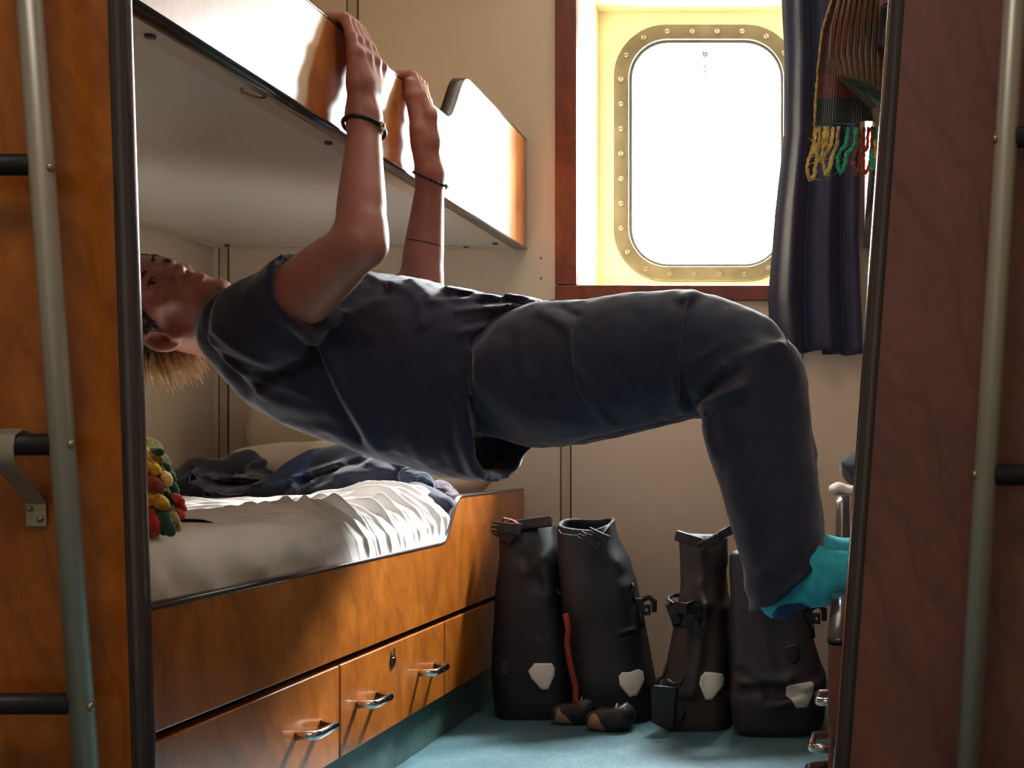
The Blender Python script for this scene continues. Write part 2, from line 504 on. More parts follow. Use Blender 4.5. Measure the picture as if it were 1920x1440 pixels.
M['hair_tip'] = plain('backlit_blond_hair', srgb(188, 146, 100), 0.5, var=0.2, vs=60, sheen=0.2)  # blond back strands, backlight put into their colour
M['brow'] = plain('brown_eyebrow', srgb(92, 58, 40), 0.8)
M['lip'] = plain('lips', srgb(178, 108, 92), 0.45, var=0.05, sss=0.1)
M['tape'] = plain('masking_tape', srgb(206, 168, 96), 0.6)
M['leaf_card'] = plain('brown_card', srgb(120, 84, 60), 0.6)

def floor_mat():
    m, nt, b = new_mat('teal_linoleum')
    co = coords(nt)
    big = noise(nt, co, 3.0, 4, 0.6, 0.8)
    a = ramp(nt, big, [(0.3, srgb(56, 88, 98)), (0.55, srgb(74, 108, 117)), (0.75, srgb(92, 126, 134))])
    w = nt.nodes.new('ShaderNodeTexNoise'); w.inputs['Scale'].default_value = 26; w.inputs['Detail'].default_value = 3; w.inputs['Distortion'].default_value = 2.4
    nt.links.new(coords(nt, (1, 0.45, 1), (0, 0, 0.5)), w.inputs['Vector'])
    st = ramp(nt, w.outputs['Fac'], [(0.40, (1, 1, 1, 1)), (0.49, (0.68, 0.73, 0.75, 1)), (0.56, (1.14, 1.12, 1.1, 1)), (0.7, (1, 1, 1, 1))])
    nt.links.new(mix(nt, 0.75, a, st, 'MULTIPLY'), b.inputs['Base Color'])
    b.inputs['Roughness'].default_value = 0.42
    bump(nt, b, w.outputs['Fac'], 0.25, 0.004)
    return m
M['floor'] = floor_mat()
def plinth_mat():
    m, nt, b = new_mat('dark_teal_linoleum')
    big = noise(nt, coords(nt), 14, 4, 0.6, 1.0)
    nt.links.new(ramp(nt, big, [(0.3, srgb(54, 82, 80)), (0.6, srgb(74, 106, 100)), (0.8, srgb(88, 120, 112))]), b.inputs['Base Color'])
    b.inputs['Roughness'].default_value = 0.5
    return m
M['plinth'] = plinth_mat()

def skin_mat():
    m, nt, b = new_mat('skin')
    co = coords(nt)
    f = noise(nt, co, 14, 4)
    c = ramp(nt, f, [(0.3, srgb(156, 100, 86)), (0.7, srgb(178, 120, 102))])
    # the thin inked band round the far forearm
    sep = nt.nodes.new('ShaderNodeSeparateXYZ'); nt.links.new(co, sep.inputs[0])
    def math_(op, a, bb):
        n = nt.nodes.new('ShaderNodeMath'); n.operation = op
        for s, v in zip(n.inputs, (a, bb)):
            if hasattr(v, 'is_output'): nt.links.new(v, s)
            else: s.default_value = v
        return n.outputs[0]
    tz = math_('ADD', sep.outputs[2], math_('MULTIPLY', sep.outputs[0], 0.18))
    TB = 0.407+0.18*-0.82
    band = math_('LESS_THAN', math_('ABSOLUTE', math_('SUBTRACT', tz, TB), 0), 0.0016)
    far = math_('GREATER_THAN', sep.outputs[1], 2.40)
    c2 = mix(nt, math_('MULTIPLY', math_('MULTIPLY', band, far), 0.85), c, srgb(40, 44, 66))
    nt.links.new(c2, b.inputs['Base Color'])
    b.inputs['Roughness'].default_value = 0.45
    b.inputs['Subsurface Weight'].default_value = 0.12; b.inputs['Subsurface Scale'].default_value = 0.008
    b.inputs['Subsurface Radius'].default_value = (1, 0.35, 0.2)
    bump(nt, b, noise(nt, co, 220, 3), 0.08, 0.003)
    return m
M['skin'] = skin_mat()

def glass_mat():
    m, nt, b = new_mat('salt_hazed_glass')
    out = nt.nodes['Material Output']
    tr = nt.nodes.new('ShaderNodeBsdfTransparent'); tr.inputs[0].default_value = (0.97, 0.985, 0.98, 1)
    tl = nt.nodes.new('ShaderNodeBsdfTranslucent'); tl.inputs[0].default_value = (0.75, 0.72, 0.70, 1)
    gl = nt.nodes.new('ShaderNodeBsdfGlossy'); gl.inputs['Roughness'].default_value = 0.05
    f = noise(nt, coords(nt), 18, 6, 0.65)
    fr = ramp(nt, f, [(0.45, (0.04, 0.04, 0.04, 1)), (0.75, (0.35, 0.35, 0.35, 1))])
    m1 = nt.nodes.new('ShaderNodeMixShader'); nt.links.new(fr, m1.inputs[0])
    nt.links.new(tr.outputs[0], m1.inputs[1]); nt.links.new(tl.outputs[0], m1.inputs[2])
    m2 = nt.nodes.new('ShaderNodeMixShader'); m2.inputs[0].default_value = 0.03
    nt.links.new(m1.outputs[0], m2.inputs[1]); nt.links.new(gl.outputs[0], m2.inputs[2])
    nt.links.new(m2.outputs[0], out.inputs[0])
    return m
M['glass'] = glass_mat()

def eye_mat():
    m, nt, b = new_mat('eye')
    b.inputs['Base Color'].default_value = srgb(150, 138, 130); b.inputs['Roughness'].default_value = 0.12
    return m
M['eye'] = eye_mat()
M['iris'] = plain('iris', srgb(40, 34, 34), 0.1)

def knit_mat(name, stripes, axis=2, freq=14.0, rib=(0, 1, 0), ribf=420):
    m, nt, b = new_mat(name)
    tc = nt.nodes.new('ShaderNodeTexCoord'); uv = nt.nodes.new('ShaderNodeUVMap')
    sep = nt.nodes.new('ShaderNodeSeparateXYZ'); nt.links.new(uv.outputs[0], sep.inputs[0])
    # colour checks: stripes along v, another set along u
    r = nt.nodes.new('ShaderNodeValToRGB'); r.color_ramp.interpolation = 'CONSTANT'
    els = r.color_ramp.elements
    while len(els) < len(stripes): els.new(0.5)
    for e, (p, c) in zip(els, stripes): e.position = p; e.color = c
    nt.links.new(sep.outputs[1], r.inputs[0])
    r2 = nt.nodes.new('ShaderNodeValToRGB'); r2.color_ramp.interpolation = 'CONSTANT'
    e2 = r2.color_ramp.elements
    while len(e2) < 4: e2.new(0.5)
    for e, (p, c) in zip(e2, ((0, (1, 1, 1, 1)), (0.3, (0.75, 0.9, 0.8, 1)), (0.62, (0.55, 1.0, 0.85, 1)), (0.85, (1.1, 0.8, 0.7, 1)))): e.position = p; e.color = c
    nt.links.new(sep.outputs[0], r2.inputs[0])
    c = mix(nt, 0.9, r.outputs[0], r2.outputs[0], 'MULTIPLY')
    fz = noise(nt, tc.outputs['Object'], 260, 3)
    fr = ramp(nt, fz, [(0.35, (0.6, 0.6, 0.6, 1)), (0.7, (1.25, 1.25, 1.25, 1))])
    nt.links.new(mix(nt, 1.0, c, fr, 'MULTIPLY'), b.inputs['Base Color'])
    b.inputs['Roughness'].default_value = 0.95; b.inputs['Sheen Weight'].default_value = 0.4
    w = nt.nodes.new('ShaderNodeTexWave'); w.inputs['Scale'].default_value = 9; w.inputs['Distortion'].default_value = 0.6
    nt.links.new(uv.outputs[0], w.inputs['Vector'])
    bump(nt, b, w.outputs['Fac'], 0.9, 0.006)
    return m
# ------------------------------------------------------------------ the cabin shell
YW = 3.38           # window wall
ZF, ZC = -0.60, 1.50
XL, XR = -1.675, 0.84
YB = -1.0
def struct(name, mb, mats, parent=None, **k):
    o = mb.build(name, mats, parent, **k)
    if parent is None: o['kind'] = 'structure'
    return o
struct('floor', MB().box((XL-.05, YB-.05, ZF-.04), (XR+.05, YW+.05, ZF)), M['floor'])
struct('ceiling', MB().box((XL-.05, YB-.05, ZC), (XR+.05, YW+.05, ZC+.04)), M['ceil'])
struct('wall_left', MB().box((XL-.05, YB-.05, ZF), (XL, YW, ZC)), M['wall'])
struct('wall_right', MB().box((XR, YB-.05, ZF), (XR+.05, YW, ZC)), M['wall'])
struct('wall_front', MB().box((XL, YB-.05, ZF), (XR, YB, ZC)), M['wall'])
# window wall with an opening
WX0, WX1, WZ0, WZ1 = -0.711, -0.095, 0.4435, 1.30
wb = MB()
wb.box((XL-.05, YW, ZF), (WX0-.002, YW+.05, ZC)); wb.box((WX1+.002, YW, ZF), (XR+.05, YW+.05, ZC))
wb.box((WX0-.002, YW, ZF), (WX1+.002, YW+.05, WZ0-.002)); wb.box((WX0-.002, YW, WZ1), (WX1+.002, YW+.05, ZC))
struct('wall_back', wb, M['wall'], weld=True)

# window: lining, porthole frame with screws, glass
YR = 3.646
win = bpy.data.objects.new('window_1', None); COL.objects.link(win); win.location = (-.403, YR, .853); win['kind'] = 'structure'
ln = MB()
D = YR+.03
ln.box((WX0-.0015, YW-.008, WZ0-.001), (WX0, D, WZ1+.03)); ln.box((WX1, YW-.008, WZ0-.001), (WX1+.0015, D, WZ1+.03))
ln.box((WX0, YW-.008, WZ0-.0015), (WX1, D, WZ0)); 
ln.add([(WX0, YW+.02, WZ1), (WX1, YW+.02, WZ1), (WX1, D, WZ1-.045), (WX0, D, WZ1-.045),
        (WX0, YW+.02, WZ1+.03), (WX1, YW+.02, WZ1+.03), (WX1, D, WZ1+.03), (WX0, D, WZ1+.03)],
       [(3,2,1,0),(4,5,6,7),(0,1,5,4),(1,2,6,5),(2,3,7,6),(3,0,4,7)])
PX, PZ = -.403, .853
NR = 12
hole = rrect(PX, PZ, .235, .338, .125, NR)
def outer_for(pts, x0, x1, z0, z1):
    o = []
    n = len(pts)//4
    for i, p in enumerate(pts):          # project outwards onto the rectangle, corner by corner
        q = i//n; t = (i % n)/(n-1)
        if q == 0: o.append((x1, p[1]+(z1-p[1])*min(1, 2*t)) if t <= .5 else (p[0]+(x1-p[0])*min(1, 2*(1-t)), z1))
        elif q == 1: o.append((p[0]+(x0-p[0])*min(1, 2*t), z1) if t <= .5 else (x0, p[1]+(z1-p[1])*min(1, 2*(1-t))))
        elif q == 2: o.append((x0, p[1]+(z0-p[1])*min(1, 2*t)) if t <= .5 else (p[0]+(x0-p[0])*min(1, 2*(1-t)), z0))
        else: o.append((p[0]+(x1-p[0])*min(1, 2*t), z0) if t <= .5 else (x1, p[1]+(z0-p[1])*min(1, 2*(1-t))))
    return o
ring_prism(ln, outer_for(hole, WX0-.01, WX1+.01, WZ0-.01, WZ1+.01), hole, YR, YR+.02)
ln.build('lining', M['lining'], win)
fr = MB()
ring_prism(fr, rrect(PX, PZ, .262, .365, .148, NR), rrect(PX, PZ, .219, .322, .110, NR), YR-.014, YR+.004)
fo = fr.build('porthole_frame', M['brass'], win, bevel=.004)
gk = MB(); ring_prism(gk, rrect(PX, PZ, .222, .325, .112, NR), rrect(PX, PZ, .211, .314, .102, NR), YR-.004, YR+.03)
gk.build('gasket', M['gasket'], fo)
gl = MB(); gl.poly(rrect(PX, PZ, .219, .322, .110, NR), 'y', YR+.012, YR+.02)
go = gl.build('glass', M['glass'], win)
em = MB()
for k in range(8):
    a = 2*pi*k/8
    c = np.array([PX-.005, YR+.0105, 1.14])
    em.obox(c+np.array([math.cos(a)*.007, 0, math.sin(a)*.007]), (math.cos(a), 0, math.sin(a)), (0, 1, 0), (-math.sin(a), 0, math.cos(a)), (.005, .0008, .0020))
for z, r in ((1.112, .005), (1.098, .006), (1.085, .004)):
    em.tube([(PX-.005+r*math.cos(a), YR+.0105, z+r*math.sin(a)) for a in np.linspace(0, 2*pi, 13)[:-1]], .0020, 6, closed=True)
em.build('etched_mark', M['gasket'], go)
# screw heads round the frame, each slot turned its own way
path = rrect(PX, PZ, .241, .344, .129, 10)
segs = np.cumsum([0]+[math.dist(path[i], path[(i+1) % len(path)]) for i in range(len(path))])
for i in range(30):
    d = segs[-1]*i/30
    k = np.searchsorted(segs, d, side='right')-1; t = (d-segs[k])/(segs[k+1]-segs[k]+1e-9)
    p = np.array(path[k])*(1-t)+np.array(path[(k+1) % len(path)])*t
    a = random.uniform(0, pi); s = MB()
    c = np.array([p[0], YR-.0165, p[1]])
    dx = np.array([math.cos(a), 0, math.sin(a)]); dz = np.array([-math.sin(a), 0, math.cos(a)])
    s.tube([c+np.array([0, .003, 0]), c-np.array([0, .0012, 0])], .0072, 12)
    s.obox(c-np.array([0, .0013, 0]), dx, (0, 1, 0), dz, (.0066, .0006, .0013), 1)
    s.build('screw', [M['screw'], M['gasket']], fo)
# wooden surround
tw = MB()
for z0, z1, x0, x1 in ((WZ0-.042, WZ0-.0015, -.769, WX1+.055), (WZ1, WZ1+.05, -.769, WX1+.055), (WZ0, WZ1, -.769, WX0-.0015), (WZ0, WZ1, WX1+.0015, WX1+.055)):
    tw.box((x0, YW-.022, z0), (x1, YW+.03, z1))
struct('trim_1', tw, M['wood_red'], bevel=.003)
# joint strips of the wall panels
def joint(n, x, z0, z1, w=.024):
    m = MB()
    m.box((x-w/2, YW-.003, z0), (x+w/2, YW+.01, z1), 0)
    m.box((x-w/2-.004, YW-.0012, z0), (x-w/2, YW+.01, z1), 1); m.box((x+w/2, YW-.0012, z0), (x+w/2+.004, YW+.01, z1), 1)
    struct('trim_%d' % n, m, [M['strip'], M['joint']])
joint(2, -1.648, ZF, ZC, .020); joint(3, -1.308, ZF, ZC); joint(4, -.745, ZF, WZ0-.042, .022)
m = MB(); m.box((-.122, YW-.0012, ZF), (-.118, YW+.01, WZ0-.042)); struct('trim_5', m, M['joint'])
m = MB()
for z in (.515, .462):
    m.tube([(-.811, YW-.0015, z), (-.811, YW+.004, z)], .0028, 8)
struct('trim_6', m, M['gasket'])

# ------------------------------------------------------------------ lights
cam = bpy.data.cameras.new('camera'); co_ = bpy.data.objects.new('camera', cam); COL.objects.link(co_)
co_.location = (0, 0, 0); co_.rotation_euler = (pi/2, 0, 0)
cam.sensor_fit = 'HORIZONTAL'; cam.sensor_width = 36; cam.lens = FPX/1920*36
cam.shift_x = (960-U0)/1920; cam.shift_y = (V0-720)/1920
cam.clip_start = .02
SC.camera = co_
w = bpy.data.worlds.new('sky'); SC.world = w; w.use_nodes = True
nt = w.node_tree; bg = nt.nodes['Background']
# overcast sky, brightest where the sun stands behind thin cloud
bg.inputs[0].default_value = (0.93, 0.97, 1.0, 1)
tcw = nt.nodes.new('ShaderNodeTexCoord'); dt = nt.nodes.new('ShaderNodeVectorMath'); dt.operation = 'DOT_PRODUCT'
sd_ = Vector((.24, .66, .72)).normalized(); dt.inputs[1].default_value = sd_
nt.links.new(tcw.outputs['Generated'], dt.inputs[0])
mr_ = nt.nodes.new('ShaderNodeMapRange'); mr_.interpolation_type = 'SMOOTHERSTEP'
mr_.inputs['From Min'].default_value = math.cos(math.radians(26)); mr_.inputs['From Max'].default_value = 1.0
mr_.inputs['To Min'].default_value = SKY; mr_.inputs['To Max'].default_value = GLOW
nt.links.new(dt.outputs['Value'], mr_.inputs['Value']); nt.links.new(mr_.outputs[0], bg.inputs[1])
pl = bpy.data.lights.new('window_portal', 'AREA'); pl.shape = 'RECTANGLE'; pl.size = .46; pl.size_y = .67
pl.cycles.is_portal = True
po = bpy.data.objects.new('window_portal', pl); COL.objects.link(po); po.location = (PX, YR+.06, PZ); po.rotation_euler = (-pi/2, 0, 0)
lp = bpy.data.lights.new('overhead_fill_light', 'AREA'); lp.shape = 'RECTANGLE'; lp.size = .9; lp.size_y = .5; lp.energy = FILL; lp.color = (1, .90, .78)  # unseen warm fill added overhead to brighten the foreground panels
lo_ = bpy.data.objects.new('overhead_fill_light', lp); COL.objects.link(lo_); lo_.location = (-.45, .35, ZC-.01)
l2 = bpy.data.lights.new('berth_fill_light', 'AREA'); l2.shape = 'RECTANGLE'; l2.size = .6; l2.size_y = .9; l2.energy = FILL2; l2.color = (1, .93, .85)  # second unseen fill, added to lift the space between the bunks
l2o = bpy.data.objects.new('berth_fill_light', l2); COL.objects.link(l2o); l2o.location = (-.42, 2.35, ZC-.01)
vs = SC.view_settings
vs.view_transform = 'Standard'; vs.look = 'None'; vs.exposure = EXPO; vs.gamma = 1; vs.use_curve_mapping = False
# ------------------------------------------------------------------ bunks
def scurve(y0, y1, z0, z1, n=14):
    """rounded S step from (y0,z0) to (y1,z1)"""
    pts = []
    for i in range(n+1):
        t = i/n
        y = y0+(y1-y0)*(t*0.45+0.55*(0.5-0.5*math.cos(pi*t)) if False else t)
        pts.append((y0+(y1-y0)*t, z0+(z1-z0)*(t*t*t*(t*(6*t-15)+10))))
    return pts
def band_prof(h, w, n=5):
    """half-round edge band: normal extent -h..0.., width w"""
    pts = []
    for i in range(n*2+1):
        a = pi*i/(2*n)
        pts.append((math.sin(a)*h, -math.cos(a)*w/2))
    pts += [(-.004, w/2), (-.004, -w/2)]
    return pts

def handle(parent, x, y, z, sgn, half=.048, out=.031):
    r = .0058
    p = [(x-sgn*.002, y-half, z), (x+sgn*(out-.004), y-half+.004, z), (x+sgn*out, y-half+.012, z),
         (x+sgn*out, y+half-.020, z), (x+sgn*(out-.003), y+half-.014, z), (x-sgn*.002, y+half, z)]
    return MB().tube(p, r, 10, flat=(1.25, (0, 0, 1))).build('handle', M['chrome'], parent, smooth=True)

# ---- left lower bunk
XB = -.847
bed = thing('bunk_bed', 'built-in cherry wood lower bunk with two drawers below, rumpled white bedding on it', 'bunk bed', (-1.26, 2.45, ZF))
prof = [(1.535, -.342), (1.535, -.190), (2.655, -.190)] + scurve(2.665, 2.82, -.190, -.0955)[1:] + [(3.345, -.0955), (3.345, -.342)]
sp = MB().poly(prof, 'x', XB-.026, XB); sp.build('side_panel', M['wood_board'] if False else M['wood'], bed, bevel=.0015)
top = [(XB-.013, y, z) for y, z in [(1.535, -.190), (2.0, -.19), (2.4, -.19), (2.64, -.190)] + scurve(2.665, 2.82, -.190, -.0955)[1:-1] + [(2.835, -.0955), (3.1, -.0955), (3.347, -.0955)]]
MB().sweep(top, band_prof(.005, .028), (1, 0, 0)).build('edge_trim', M['edge'], bed, smooth=True)
# carcase behind the drawers, mattress base
cb = MB(); cb.box((XL+.002, 1.535, -.36), (XB-.03, 3.375, -.345)); cb.box((XB-.06, 1.535, -.508), (XB-.05, 3.345, -.345))
cb.build('carcase', M['gasket'], bed)
def drawer(y0, y1, hs, lock=None):
    d = MB().box((XB-.022, y0, -.508), (XB, y1, -.3535)).build('drawer', M['wood'], bed, bevel=.0018)
    for y in hs: handle(d, XB, y, -.434, 1)
    if lock:
        k = MB()
        k.tube([(XB-.002, lock, -.386), (XB+.002, lock, -.386)], .0125, 16, 0)
        k.tube([(XB+.001, lock, -.386), (XB+.0035, lock, -.386)], .0065, 12, 1)
        k.box((XB+.003, lock-.001, -.392), (XB+.0042, lock+.001, -.380), 0)
        k.tube([(XB+.003, lock, -.374), (XB+.003, lock, -.362)], .0022, 6, 1)
        k.build('lock', [M['black'], M['chrome']], d)
drawer(1.545, 2.131, (2.012,)); drawer(2.137, 2.684, (2.255, 2.575), 2.38)
MB().box((XB-.022, 2.690, -.508), (XB, 3.345, -.3535)).build('fixed_panel', M['wood'], bed, bevel=.0018)
MB().box((XB-.05, 1.535, ZF+.001), (XB-.017, 3.37, -.508)).build('plinth', M['plinth'], bed)

# ---- left upper bunk
ub = thing('upper_bunk', 'glossy wooden upper bunk side board with the person hanging from it', 'bunk bed', (-1.26, 2.45, .54))
ZT = .709
prof = [(1.515, .540), (1.515, ZT), (2.67, ZT)] + scurve(2.69, 2.87, ZT, .833)[1:] + [(3.372, .824), (3.372, .540)]
MB().poly(prof, 'x', XB-.028, XB).build('side_board', M['wood_board'], ub, bevel=.0015)
top = [(XB-.014, y, z) for y, z in [(1.515, ZT), (1.9, ZT), (2.4, ZT), (2.66, ZT)] + scurve(2.69, 2.87, ZT, .833)[1:-1] + [(2.89, .833), (3.1, .829), (3.374, .824)]]
MB().sweep(top, band_prof(.004, .030), (1, 0, 0)).build('edge_trim', M['edge'], ub, smooth=True)
lowb = [(XB-.014, y, .540) for y in (3.374, 2.8, 2.2, 1.517)]
MB().sweep(lowb, band_prof(.004, .031), (1, 0, 0)).build('edge_trim', M['edge'], ub, smooth=True)
MB().box((XL+.002, 1.515, .545), (XB-.03, 3.375, .56)).build('underside_panel', M['under'], ub)
MB().box((XB-.075, 1.515, .5425), (XB-.03, 3.375, .546)).build('ledge', M['ledge'], ub)
lb = MB(); lb.box((XL+.004, 3.34, .5405), (XB-.05, 3.375, .546)); lb.box((XL+.004, 1.5, .5405), (XL+.05, 3.34, .546))
lb.build('ledge', M['ledge'], ub, bevel=.002)
for x, y in ((-.905, 1.66), (-.905, 2.23), (-1.62, 3.34), (-1.40, 3.352), (-1.0, 3.352), (-.91, 3.30)):
    MB().tube([(x, y, .5440), (x, y, .5385)], .007, 10).build('screw', M['gasket'], ub)
hk = MB(); hk.tube([(-.90, 1.90, .5435), (-.90, 1.90, .536), (-.893, 1.912, .534), (-.885, 1.93, .535), (-.88, 1.945, .5425)], .0022, 6)
hk.build('cable_clip', M['screw'], ub, smooth=True)

# ---- right hand bunks, seen edge-on past the right partition
XQ = -.024
rb = thing('bunk_bed', 'right-hand cherry wood lower bunk mostly hidden behind the dark partition, chrome drawer pulls', 'bunk bed', (.40, 2.45, ZF))
prof = [(1.535, -.342), (1.535, -.226), (2.60, -.226)] + scurve(2.62, 2.78, -.226, -.0955)[1:] + [(3.345, -.0955), (3.345, -.342)]
MB().poly(prof, 'x', XQ, XQ+.026).build('side_panel', M['wood_shaded'], rb, bevel=.0015)
top = [(XQ+.013, y, z) for y, z in [(1.535, -.226), (2.1, -.226), (2.59, -.226)] + scurve(2.62, 2.78, -.226, -.0955)[1:-1] + [(2.80, -.0955), (3.347, -.0955)]]
MB().sweep(top, band_prof(.005, .028), (1, 0, 0)).build('edge_trim', M['edge'], rb, smooth=True)
cb = MB(); cb.box((XQ+.03, 1.535, -.36), (XR-.002, 3.375, -.345)); cb.box((XQ+.05, 1.535, -.508), (XQ+.06, 3.345, -.345))
cb.build('carcase', M['gasket'], rb)
def rdrawer(y0, y1, hs):
    d = MB().box((XQ, y0, -.508), (XQ+.022, y1, -.3535)).build('drawer', M['wood_shaded'], rb, bevel=.0018)
    for y in hs: handle(d, XQ, y, -.434, -1, out=.030)
rdrawer(1.545, 2.05, (1.735, 1.93)); rdrawer(2.056, 2.684, (2.28,))
MB().box((XQ, 2.690, -.508), (XQ+.022, 3.345, -.3535)).build('fixed_panel', M['wood_shaded'], rb, bevel=.0018)
MB().box((XQ+.017, 1.535, ZF+.001), (XQ+.05, 3.37, -.508)).build('plinth', M['plinth'], rb)
ru = thing('upper_bunk', 'right-hand upper bunk with dark lower edge, striped scarf hung over its side', 'bunk bed', (.40, 2.45, .54))
XU = .041
prof = [(1.56, .545), (1.56, ZT), (2.67, ZT)] + scurve(2.69, 2.87, ZT, .833)[1:] + [(3.372, .824), (3.372, .545)]
MB().poly(prof, 'x', XU, XU+.028).build('side_board', M['wood_shaded'], ru, bevel=.0015)
MB().sweep([(XU+.014, y, .545) for y in (3.374, 2.8, 2.2, 1.56)], band_prof(.004, .031), (1, 0, 0)).build('edge_trim', M['edge'], ru, smooth=True)
MB().sweep([(XU+.014, y, z) for y, z in [(1.56, ZT), (2.1, ZT), (2.66, ZT)] + scurve(2.69, 2.87, ZT, .833)[1:-1] + [(2.89, .833), (3.374, .824)]], band_prof(.004, .030), (1, 0, 0)).build('edge_trim', M['edge'], ru, smooth=True)
MB().box((XU+.03, 1.56, .548), (XR-.002, 3.375, .563)).build('underside_panel', M['under'], ru)

# ---- foreground partitions with their bullnose edges
def leanpanel(x_edge0, slope, x_far, y0, y1, sgn):
    """edge x = x_edge0 + slope*z ; sgn=+1: panel extends to -x from the edge"""
    pts = [(x_far, ZF), (x_edge0+slope*ZF-sgn*.010, ZF), (x_edge0+slope*ZC-sgn*.010, ZC), (x_far, ZC)]
    return MB().poly(pts, 'y', y0, y1)
YP0, YP1 = 1.487, 1.513
lp_ = thing('partition', 'orange wood partition panel at the left with a dark rounded edge and a ladder before it', 'partition', (-1.26, 1.5, ZF))
leanpanel(-.824, -.0317, XL+.001, YP0, YP1, 1).build('panel', M['wood'], lp_)
pr = [(math.cos(a)*.013, math.sin(a)*.0142) for a in np.linspace(-pi/2, pi/2, 11)] + [(-.006, .0142), (-.006, -.0142)]
def edge_sweep(x0, sl, sgn):
    mb = MB()
    v = []; f = []; k = len(pr)
    for z in (ZF, -.1, .5, ZC):
        for a, b in pr: v.append((x0+sl*z-sgn*.013+sgn*a, 1.5+b, z))
    for i in range(3):
        for q in range(k): f.append((i*k+q, i*k+(q+1) % k, (i+1)*k+(q+1) % k, (i+1)*k+q))
    return mb.add(v, f)
edge_sweep(-.824, -.0317, 1).build('edge_trim', M['edge'], lp_, smooth=True)
rp_ = thing('partition', 'cherry wood partition panel at the right, colour darkened as in shade, with a black rounded edge', 'partition', (.42, 1.5, ZF))
leanpanel(.0088, .0717, XR-.001, YP0, YP1, -1).build('panel', M['wood_shaded'], rp_)
edge_sweep(.0088, .0717, -1).build('edge_trim', M['edge'], rp_, smooth=True)

# ---- ladders
def ladder(label, xa, za, xb, zb, side, rungs, yl=1.437, r=.0133, screws=()):
    """visible rail passes (xa,za),(xb,zb); the other rail stands .34 m further to 'side'"""
    t = thing('bunk_ladder', label, 'ladder', (xb+side*.17, yl, ZF))
    sl = (xa-xb)/(za-zb)
    X = lambda z: xb+(z-zb)*sl
    for dx in (0, side*.34):
        rl = MB().tube([(X(ZF+.004)+dx, yl, ZF+.004), (X(.3)+dx, yl, .3), (X(1.25)+dx, yl, 1.25)], r, 20).build('rail', M['steel'], t, smooth=True)
        if dx == 0:
            for z in screws:
                MB().ell((X(z)-side*.0125, yl-.004, z), (.004, .0055, .0055), 10, 6).build('screw', M['screw'], rl, smooth=True)
    for z in rungs:
        MB().tube([(X(z)+side*.010, yl, z), (X(z)+side*.33, yl, z)], .0122, 16).build('rung', M['rubber'], t, smooth=True)
    return t
L1 = ladder('steel ladder with black rungs in front of the left wooden partition, bracket on one rung', X_(55, 1.437), Z_(0, 1.437), X_(162, 1.437), Z_(1440, 1.437), -1, (.324, .010, -.281, .64), screws=(.32, .010, -.284))
L2 = ladder('steel ladder with black rungs in front of the dark right partition', X_(1903, 1.437), Z_(0, 1.437), X_(1814, 1.437), Z_(1440, 1.437), 1, (.355, -.024, -.385), screws=(.352, -.024))
# flat bracket from the middle rung to the panel
bx0 = -.938
pts = [(bx0, 1.452, .024), (bx0, 1.437, .0265), (bx0, 1.424, .020), (bx0, 1.421, .006), (bx0, 1.422, -.006), (bx0-.001, 1.428, -.016), (bx0-.002, 1.470, -.046), (bx0-.003, 1.4835, -.058), (bx0-.003, 1.4845, -.085)]
prb = [(-.0017, -.0118), (.0017, -.0118), (.0017, .0118), (-.0017, .0118)]
br = MB().sweep(pts, prb, (1, 0, 0)).build('bracket', M['steel'], L1, bevel=.001)
for dx, z in ((-.006, -.064), (.006, -.076)):
    MB().ell((bx0-.003+dx, 1.4815, z), (.0038, .003, .0038), 10, 6).build('screw', M['screw'], br, smooth=True)
# ------------------------------------------------------------------ the person
person = thing('person', 'person in dark T-shirt and trousers hanging horizontally by both hands, knees bent, teal socks', 'person', (-.75, 2.33, .2))
A3 = lambda *a: np.array(a, float)
